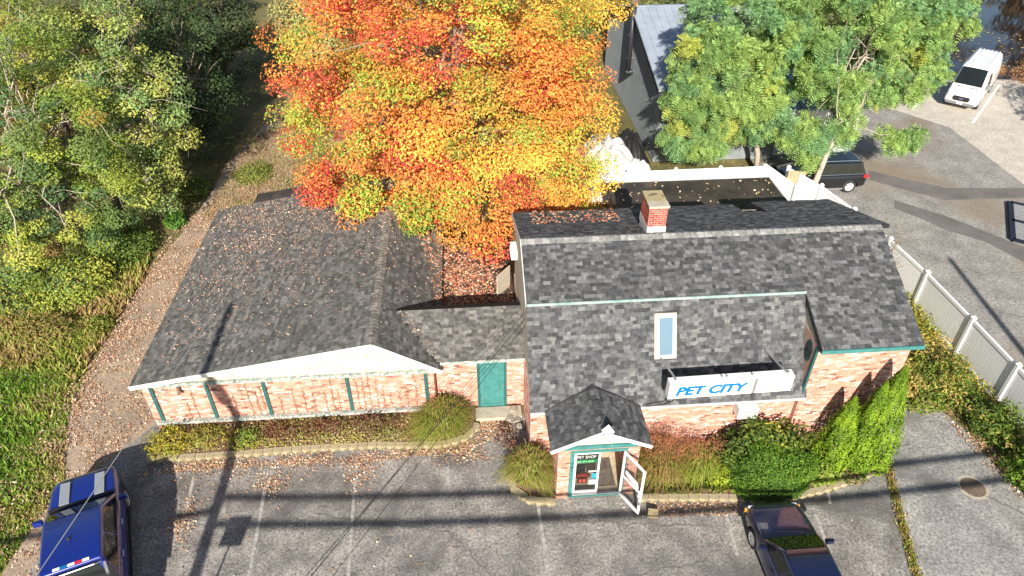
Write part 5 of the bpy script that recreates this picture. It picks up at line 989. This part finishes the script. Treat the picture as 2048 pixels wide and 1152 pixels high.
# undergrowth at the wood edge
for i, (x, y, rx, ry, h, n, pal, lb) in enumerate(((-17.0, 25.3, 1.6, 1.3, 1.3, 4200, YG[:5], 'yellow green thicket at the corner of the lawn'), (-19.8, 24.6, 1.8, 1.4, 1.6, 4600, YG, 'bushy thicket at the lawn edge under the broad tree'), (-23, 25.0, 2.2, 1.5, 1.8, 4600, YG, 'tall thicket at the far side of the lawn'), (-15.6, 28.2, 1.1, 1.4, 1.1, 2600, [(.09, .16, .03), (.17, .24, .04)], 'green bramble beside the leafy driveway'), (-14.3, 30.6, .5, .6, .6, 900, [(.08, .2, .03), (.14, .28, .04)], 'small bright green bush on the driveway verge'), (-14.4, 33.6, .9, 1.2, .7, 1700, [(.1, .16, .03), (.2, .22, .05)], 'low green brush along the driveway'), (-11.6, 35.5, 1.0, 1.2, .25, 1300, [(.15, .2, .03), (.24, .24, .06)], 'low patch of green weeds at the driveway side'), (-14.9, 22.6, .5, .8, .35, 800, [(.16, .22, .03), (.26, .24, .05)], 'low weeds between lawn and leafy driveway'), (-16.8, 22.6, 1.3, .9, .5, 2200, [(.16, .18, .04), (.3, .22, .07), (.24, .27, .05)], 'tangled weeds behind the lawn'), (-6.3, 29.6, .9, .8, .7, 1700, [(.16, .24, .03), (.26, .32, .04)], 'bright green sapling behind the annex roof'), (-4.2, 29.2, 1.0, .9, 1.5, 1900, [(.14, .22, .03), (.22, .28, .04)], 'green leafy bush under the maple behind the annex'), (5.1, 24.5, 1.0, .8, 3.0, 3600, [(.30, .30, .03), (.22, .25, .03), (.42, .32, .04)], 'yellow green bush rising behind the shop rear eave'), (17.1, 29.9, .4, .4, .5, 700, [(.2, .34, .03), (.26, .36, .04)], 'bright green plant at the foot of the leaning locust'))):
    shrub('wild_shrub', lb, (x, y, .05), (rx, ry, h), n, .13, pal, [1] * len(pal), 'wild shrubs round the buildings', seed=60 + i)
for i, (x, y, rx, ry, h, lb) in enumerate(((38.0, 47.4, 1.6, 1.0, .9, 'russet brush on the river bank behind the van'), (41.0, 45.6, 2.0, 1.2, 1.5, 'orange pink brush on the river bank at the lot end'), (44.5, 44.6, 2.0, 1.4, 1.6, 'dense rusty brush along the river bank'), (33.0, 48.6, 1.8, 1.0, 1.2, 'reddish brush between van and locust on the bank'), (29.5, 48.5, 1.8, 1.2, 1.4, 'olive and rust brush on the bank beside the workshop'))):
    shrub('bank_shrub', lb, (x, y, .05), (rx, ry, h), 2600, .14, [(.2, .09, .04), (.34, .16, .07), (.42, .26, .14), (.15, .12, .04)], (1, 1, 1, 1), 'brush on the river bank', seed=80 + i, inner=.4)
# bare twiggy bush at the shop corner
t = thing('bare_bush', 'leafless twiggy bush behind the shop roof corner by the white fence', 'shrub', (17.4, 22.6, 0)); m = MB()
for _ in range(7):
    p = branch(m, (17.4, 22.6, 0), (17.4 + rnd.uniform(-.8, .9), 22.6 + rnd.uniform(-.5, 1.2), rnd.uniform(1.5, 2.8)), .05, .015, .1, 5, 5)
    for q in p[2:]:
        for _k in range(3): branch(m, q, q + Vector((rnd.uniform(-.8, .8), rnd.uniform(-.7, .7), rnd.uniform(.1, .8))), .012, .004, .15, 3, 4)
m.build('twigs', M['bark'], t, recalc=False)

# ------------------------------------------------------------------ planter edging, soil, stones
def edging(label, path, pitch=.31):
    t = thing('planter_edging', label, 'planter edging', (*path[0], 0)); pts = [Vector((*p, 0)) for p in path]; acc = 0; seq = []
    for a, b in zip(pts[:-1], pts[1:]):
        L = (b - a).length; d = (b - a) / L
        while acc < L: seq.append((a + d * acc, math.atan2(d.y, d.x))); acc += pitch
        acc -= L
    me = None
    for p, a in seq:
        if me is None:
            hw = pitch / 2 - .006; hx = [(-hw, .1), (-hw, -.06), (-hw * .45, -.12), (hw * .45, -.12), (hw, -.06), (hw, .1)]; q = MB().prism([(x, y, .0) for x, y in hx], (0, 0, .15)); me = bpy.data.meshes.new('block'); me.from_pydata(q.v, [], q.f); bm = bmesh.new(); bm.from_mesh(me); bmesh.ops.recalc_face_normals(bm, faces=bm.faces); bm.to_mesh(me); bm.free()
        o = link('block', me, M['block'], t, Matrix.Translation(p + Vector((0, rnd.uniform(-.012, .012), rnd.uniform(-.012, .006)))) @ Matrix.Rotation(a + rnd.uniform(-.04, .04), 4, 'Z'))
    return t
edging('scalloped tan block edging along the annex bed', [(-10.6, 15.66), (-8.2, 15.68), (-5.2, 15.74), (-3.2, 15.70), (-1.2, 15.56), (-.4, 15.8), (-.02, 16.2), (.05, 16.5)])
edging('curved tan block edging round the shop planting bed', [(5.05, 13.0), (7.6, 12.82), (9.2, 12.62), (10.6, 12.86), (11.6, 13.12), (12.5, 13.4), (13.15, 13.8)])
edging('short tan block edging left of the entrance porch', [(.95, 14.5), (1.1, 13.6), (1.5, 13.2), (2.25, 13.05)])
for nm, pts in (('planting_bed', [(-10.7, 15.75), (-1.2, 15.65), (-.1, 16.2), (0, 17.2), (-10.7, 17.2)]), ('planting_bed', [(5.0, 13.1), (7.6, 12.92), (9.2, 12.72), (11.6, 13.22), (13.05, 13.85), (13.1, 14.8), (4.8, 14.9)]), ('planting_bed', [(1.05, 14.5), (1.2, 13.7), (1.6, 13.3), (2.34, 13.15), (2.34, 14.85), (1.7, 14.85)])):
    struct(MB().prism([(x, y, .006) for x, y in pts], (0, 0, .11)).build(nm, M['soil']))
struct(flat('slope_bed', [(13.3, 16.9), (15.8, 16.9), (16.7, 15.3), (17.2, 11.5), (18.45, 4.7), (18.6, 15), (18.5, 22), (17.3, 28.6), (14.2, 28.6), (13.3, 22)], .009, M['litter_soil']))
for i in range(9):
    x, y = 1.25 + rnd.uniform(-.2, .25), 16.5 + rnd.uniform(-.5, .45); m = MB(); r_ = rnd.uniform(.11, .2); k = 7
    for j, (zz, q) in enumerate(((.0, .8), (.5, 1.0), (.9, .7))): m.v += [(x + r_ * q * math.cos(2 * math.pi * a / k + j) * rnd.uniform(.85, 1.1), y + r_ * q * math.sin(2 * math.pi * a / k + j) * rnd.uniform(.8, 1.1), zz * r_ * 1.3 + .003) for a in range(k)]
    for j in range(2): m.f += [(j * k + a, j * k + (a + 1) % k, (j + 1) * k + (a + 1) % k, (j + 1) * k + a) for a in range(k)]
    m.f += [tuple(range(k - 1, -1, -1)), tuple(range(2 * k, 3 * k))]; tag(m.build('field_stone', M['stone'], smooth=False), 'rough fieldstone in the heap at the shop corner', 'stone', 'stone heap beside the teal door')

# ------------------------------------------------------------------ stuff: grass, weeds and fallen leaves
def in_poly(P, poly):
    x, y = P[:, 0], P[:, 1]; c = np.zeros(len(P), bool); n = len(poly)
    for i in range(n):
        (x0, y0), (x1, y1) = poly[i], poly[(i + 1) % n]; q = ((y0 > y) != (y1 > y)) & (x < (x1 - x0) * (y - y0) / (y1 - y0 + 1e-12) + x0); c ^= q
    return c
def scatter(poly, n):
    p = np.array(poly); lo, hi = p.min(0), p.max(0); out = []
    k = 0
    while k < n: q = NP.uniform(lo, hi, (n * 2, 2)); q = q[in_poly(q, poly)]; out.append(q); k += len(q)
    return np.concatenate(out)[:n]
def tufts(name, label, Q, z, hh, pal, kind='grass'):
    n = len(Q); a = NP.uniform(0, 6.28, n); D = np.stack([np.cos(a), np.sin(a), np.zeros(n)], 1); b = np.column_stack([Q, np.full(n, z)]); h = hh * NP.uniform(.5, 1.3, n)[:, None]; ln = NP.normal(size=(n, 3)) * h * .5; ln[:, 2] = 0
    V = np.stack([b - D * h * .22, b + D * h * .22, b + ln + np.array([0, 0, 1]) * h], 1).reshape(-1, 3); nn = noise3(np.column_stack([Q, Q[:, :1] * 0]), .9, 3); ci = np.clip(((nn * .5 + .5) * len(pal) + NP.normal(size=n) * .8).astype(int), 0, len(pal) - 1)
    return tag(np_mesh(name, V, np.arange(3 * n).reshape(n, 3), jitter_cols(np.array(pal)[ci], n, .25, 3), M['blade']), label, kind, kind='stuff')
tufts('lawn_grass', 'patchy green lawn grass mixed with dry blades', scatter([(-24, 8), (-14.1, 8), (-13.1, 15), (-14.2, 18), (-14.6, 20.5), (-17, 21.5), (-24, 20)], 60000), -.008, .12, [(.09, .18, .02), (.14, .26, .025), (.2, .29, .035), (.26, .27, .06), (.38, .29, .14), (.34, .22, .11)])
tufts('lawn_weeds', 'taller weed tufts dotted through the lawn', np.concatenate([NP.normal(0, .22, (70, 2)) + c for c in scatter([(-20, 10), (-14.6, 10), (-13.6, 15), (-14.6, 19.5), (-20, 20)], 90)]), -.008, .2, [(.1, .2, .02), (.18, .3, .03), (.28, .34, .05), (.38, .3, .13)], 'weeds')
wq = np.concatenate([np.column_stack([13.2 - (13.6 - y) * .29 + NP.normal(size=len(y)) * .07, y]) for y in [NP.uniform(9.2, 13.6, 1800)]])
tufts('seam_weeds', 'narrow strip of yellow green weeds in the paving seam', wq, .008, .09, [(.2, .24, .03), (.34, .3, .06), (.3, .17, .08), (.26, .28, .04)], 'weeds')
tufts('yard_weeds', 'thin weeds and grass among the leaf litter behind the annex', scatter([(-13.2, 31), (-9, 29), (-6.5, 30), (-7.5, 38), (-10.5, 44), (-12.8, 40)], 16000), -.01, .12, [(.16, .2, .04), (.26, .24, .07), (.34, .24, .12), (.36, .24, .13)])
tufts('rough_weeds', 'rough tangled weeds and dry stalks between lawn and wood', scatter([(-14.6, 19.5), (-14.3, 26), (-15.2, 30), (-24, 30), (-26, 19.0), (-17, 20.5)], 30000), -.008, .26, [(.2, .26, .04), (.3, .33, .06), (.4, .3, .12), (.38, .24, .12), (.26, .3, .05)], 'weeds')
def litter(name, label, Q, z, size, pal, tilt=.35, clump=.8):
    k3 = np.column_stack([Q, Q[:, :1] * 0]); Q = Q[NP.uniform(size=len(Q)) < .55 + clump * (.6 * noise3(k3, 1.1, 5) + .5 * noise3(k3, 3.1, 9))]
    n = len(Q); zz = z(Q) if callable(z) else np.full(n, z); P = np.column_stack([Q, zz + NP.uniform(.004, .03, n)]); N = unit(np.array([0, 0, 1]) + NP.normal(size=(n, 3)) * tilt); V, F = leaf_quads(P, N, size * NP.uniform(.6, 1.25, n), .75, .15); return tag(np_mesh(name, V, F, jitter_cols(pick(pal, [1] * len(pal), n), n, .3), M['leaf_dry']), label, 'leaves', kind='stuff')
DRY = [(.42, .27, .17), (.5, .36, .25), (.33, .19, .11), (.6, .47, .36), (.24, .14, .085), (.46, .26, .14)]
REDL = [(.45, .18, .10), (.36, .10, .06), (.52, .30, .18), (.42, .14, .09)]
litter('fallen_leaves', 'dry fallen leaves blanketing the gravel driveway', np.concatenate([scatter([(-14.2, 15), (-12.4, 15.0), (-11.2, 17.5), (-10.9, 28), (-12.5, 33), (-13.6, 31), (-14.5, 24.5)], 22000), scatter([(-14.6, 18), (-13.4, 18), (-12.2, 28), (-12.6, 33), (-14.2, 31)], 16000), scatter([(-14.6, 9), (-12.4, 9), (-12.2, 14), (-12.6, 17), (-14.4, 17.5), (-13.6, 15)], 7000)]), -.004, .072, DRY)
litter('fallen_leaves', 'brown leaves blown across the lawn', np.concatenate([scatter([(-20, 9), (-13.8, 9), (-13.2, 15), (-14.3, 20), (-20, 22)], 3500), np.column_stack([-14.5 + NP.normal(size=2600) * .5, NP.uniform(10, 26, 2600)])]), .05, .075, DRY)
litter('fallen_leaves', 'leaf drift along the annex planter edging', np.concatenate([scatter([(-10.7, 15.6), (-10.7, 15.05), (-8, 15.2), (-4, 15.0), (-2, 15.2), (-.2, 15.3), (1.2, 16.2), (1.4, 17.1), (0, 16.5), (-1.0, 15.5), (-5, 15.66)], 5600), scatter([(.05, 16.2), (1.5, 16.1), (1.5, 17.2), (.0, 17.2)], 1300), *[np.column_stack([NP.normal(a, c, k), NP.normal(b, d, k)]) for a, b, c, d, k in ((-3.85, 14.75, .25, .45, 560), (-8.9, 13.3, .22, .4, 420), (-6.6, 14.4, .3, .22, 420), (-.5, 15.2, .7, .2, 520), (-8, 15.1, 1.4, .25, 500), (-5, 15.1, 1.2, .25, 500))]]), .006, .075, DRY)
litter('fallen_leaves', 'thin scatter of leaves over the parking lot and side driveway', np.concatenate([scatter([(-12.5, 9), (13, 9), (13, 13), (-12, 15)], 420), scatter([(5.2, 12.9), (8, 12.7), (8, 12.2), (5.4, 12.3)], 800), scatter([(16.2, 15.2), (17.3, 15), (17.6, 10), (17.0, 10.5), (16.5, 13)], 900)]), .012, .075, DRY)
yy = NP.uniform(9, 13.7, 800); litter('fallen_leaves', 'brown leaves caught in the weedy paving seam', np.column_stack([13.2 - (13.6 - yy) * .29 + NP.normal(size=800) * .07, yy]), .012, .07, DRY)
litter('fallen_leaves', 'red and tan leaf carpet in the yard under the maple', np.concatenate([scatter([(1.75, 23), (5.8, 23.5), (5.8, 30), (-.9, 29), (-.9, 26), (1.75, 26)], 6000), scatter([(-12.5, 28.3), (-1, 28.3), (-2, 44), (-9.5, 46)], 11000)]), -.01, .10, DRY + REDL)
def cover(name, label, poly, n, zmax, size, pal):
    Q = scatter(poly, n); hgt = zmax * (.35 + .65 * np.clip(noise3(np.column_stack([Q, Q[:, :1] * 0]), 1.6, 7) * .6 + .5, 0, 1)); P = np.column_stack([Q, .1 + hgt * NP.uniform(.1, 1, n) ** .6]); V, F = leaf_quads(P, unit(np.array([0, -.2, .8]) + NP.normal(size=(n, 3)) * .6), size, .6)
    k = np.clip(((noise3(P, 1.3, 4) * .5 + .5) * len(pal) + NP.normal(size=n) * .9).astype(int), 0, len(pal) - 1); return tag(np_mesh(name, V, F, jitter_cols(np.array(pal)[k], n, .3), M['leaf']), label, 'ground cover', kind='stuff')
cover('bed_ground_cover', 'straggling ivy and leaf ground cover in the annex bed', [(-10.6, 15.85), (-1.3, 15.8), (-.3, 16.3), (-.3, 17.0), (-10.6, 17.0)], 6500, .16, .08, [(.2, .1, .06), (.34, .24, .12), (.46, .4, .18), (.32, .34, .07), (.4, .3, .16), (.42, .38, .09)])
cover('slope_ground_cover', 'yellow and brown leafy creepers covering the slope beside the fence', [(13.5, 16.9), (15.7, 16.9), (16.8, 15.2), (17.4, 11.5), (18.3, 9), (18.3, 22), (17.2, 27), (14.0, 25)], 15000, .75, .12, [(.12, .2, .03), (.36, .32, .06), (.46, .36, .12), (.2, .27, .04), (.4, .26, .1), (.14, .22, .03)])
cover('bank_ground_cover', 'green ivy and weeds around the shop planting bed', [(4.9, 13.05), (7.6, 12.9), (9.2, 12.75), (11.6, 13.2), (13.0, 13.8), (13.1, 14.6), (5, 14.8)], 2600, .2, .1, [(.12, .2, .03), (.24, .32, .05), (.36, .36, .06), (.3, .2, .08)])
litter('fallen_leaves', 'leaf litter under the shrubs on the slope by the fence', scatter([(13.4, 17), (15.8, 17), (17, 13), (18.3, 10), (18.3, 24), (14, 24)], 3200), .012, .09, DRY)
def roof_z(Q): return np.where(Q[:, 0] < RX, EZL + (Q[:, 0] + 11.05) * (RZ - EZL) / (RX + 11.05), EZR + (-1.08 - Q[:, 0]) * (RZ - EZR) / (-1.08 - RX)) + .022
q = scatter([(-10.9, 16.9), (-1.1, 16.9), (-1.1, 27.9), (-10.9, 27.9)], 15000); pr = np.clip(((q[:, 1] - 17.5) / 10.5) ** 1.3 * (1 + .45 * noise3(np.column_stack([q, q[:, :1] * 0]), .8, 2)) + .03, 0, 1); pr *= np.where(q[:, 0] > -2.9, .35, 1)
litter('roof_leaves', 'pale fallen leaves scattered over the annex roof', q[NP.uniform(size=len(q)) < pr], roof_z, .075, [(.52, .36, .26), (.58, .44, .34), (.42, .28, .2), (.46, .24, .14)], .2)
litter('roof_leaves', 'pale leaves dotted on the black shed roof', scatter([(6.6, 25), (13.9, 25), (13.9, 27.9), (6.6, 27.9)], 260), 2.802, .11, [(.58, .42, .3), (.5, .34, .2), (.6, .5, .4)])
litter('roof_leaves', 'red brown leaves on the rear shingle slope of the shop', scatter([(2.2, 20.0), (5.2, 19.9), (5.3, 21.7), (2.2, 21.7)], 750), lambda Q: RZm - (Q[:, 1] - RY) * .325 + .02, .085, REDL + DRY[:2], .2)
litter('roof_leaves', 'thick drift of red and tan leaves filling the flat roof valley', np.concatenate([scatter([(-1.2, 19.4), (1.6, 19.4), (1.6, 25.2), (-1.2, 25.2)], 7000)]), 2.0, .10, DRY + REDL + REDL, .45)
q = scatter([(-1.05, 18.6), (-1.05, 27), (-2.6, 27), (-1.5, 22)], 1600); litter('roof_leaves', 'red and tan leaves banked on the steep side of the annex roof', q, roof_z, .085, DRY + REDL, .3)
litter('roof_leaves', 'few leaves caught in the valley beside the connecting wing roof', scatter([(-1.25, 17.1), (-1.0, 17.1), (-2.2, 18.8), (-2.45, 18.8)], 90), lambda Q: 2.49 + (Q[:, 1] - 17.05) * .433, .07, DRY)
litter('river_leaves', 'floating leaves drifting on the dark river', scatter([(34, 50), (44, 47.5), (52, 56), (40, 64), (34, 60)], 900), -.75, .22, [(.35, .24, .12), (.4, .3, .12), (.24, .14, .07)], .05)

# ================================================================== poles and wires along the road
def cable(name, label, a, b, sag, r, m, group=None):
    a = Vector(a); b = Vector(b); pts = [a.lerp(b, i / 24) - Vector((0, 0, sag * 4 * (i / 24) * (1 - i / 24))) for i in range(25)]
    return tag(MB().tube(pts, r, 6).build(name, M[m], recalc=False, smooth=True), label, 'cable', group)
t = thing('utility_pole', 'leaning wooden utility pole by the road before the annex', 'utility pole', (-8.1, .2, 0))
MB().tube([(-8.1, .2, -.05), (-11.15, .2, 13.8)], [.2, .13], 12).build('pole', M['pole_wood'], t, smooth=True)
MB().tube([(-10.4, .5, 10.2), (-10.62, .5, 11.2)], .24, 12).build('transformer', M['steel'], t)
t = thing('utility_pole', 'straight wooden utility pole by the road before the rear lot', 'utility pole', (19.1, 1.6, 0))
MB().tube([(19.1, 1.6, -.05), (19.1, 1.6, 12.8)], [.18, .12], 12).build('pole', M['pole_wood'], t, smooth=True); MB().tube([(19.1, 1.95, 6.6), (19.1, 1.95, 7.7)], .26, 12).build('transformer', M['steel'], t)
cable('street_cable', 'thick bundled street cable strung between the road poles, upper', (-9.8, .35, 7.55), (19.0, 1.7, 6.9), .35, .075, 'wire', 'street cables'); cable('street_cable', 'thick bundled street cable strung between the road poles, lower', (-9.7, .3, 7.05), (19.0, 1.65, 6.35), .35, .075, 'wire', 'street cables')
cable('street_cable', 'thick street cable running on past the leaning pole', (-40, .3, 7.4), (-9.8, .3, 7.3), .5, .075, 'wire', 'street cables')
cable('service_cable', 'single grey service cable crossing above the annex roof', (-10.85, -9, 6.38), (-6.4, 29.2, 4.15), .0, .011, 'wire_grey')
for i, (dz, dx) in enumerate(((0, 0), (.14, .1), (.3, .16), (-.16, .22))):
    cable('drop_wire', ['lowest black drop wire running to the shop corner', 'second black drop wire running to the shop corner', 'top black drop wire running to the shop corner', 'outermost black drop wire running to the shop corner'][i], (-12.92 + dx * 7, -9, 8.57 + dz * .5), (1.62, 16.15 + dx, 4.6 + dz * 1.3), .0, .006, 'wire', 'drop wires to the shop')
for nm, x, h in (('short wooden pole across the road carrying the service cable', -10.85, 6.7), ('short wooden pole across the road carrying the drop wires', -12.7, 8.9)):
    t = thing('cable_pole', nm, 'utility pole', (x, -9.1, 0)); MB().tube([(x, -9.1, -.05), (x, -9.1, h)], [.15, .11], 10).build('pole', M['pole_wood'], t, smooth=True); MB().box(x - .3, x + .3, -9.15, -9.0, h - .45, h - .35).build('crossarm', M['pole_wood'], t)
t = thing('roadside_sign', 'small square roadside sign on a thin post by the lot entrance', 'sign', (-8.1, 6.2, 0))
MB().tube([(-8.1, 6.2, -.02), (-8.1, 6.2, 3.9)], .03, 8).build('post', M['steel'], t); MB().box(-8.42, -7.78, 6.16, 6.2, 3.38, 3.92).build('panel', M['sign_white'], t)
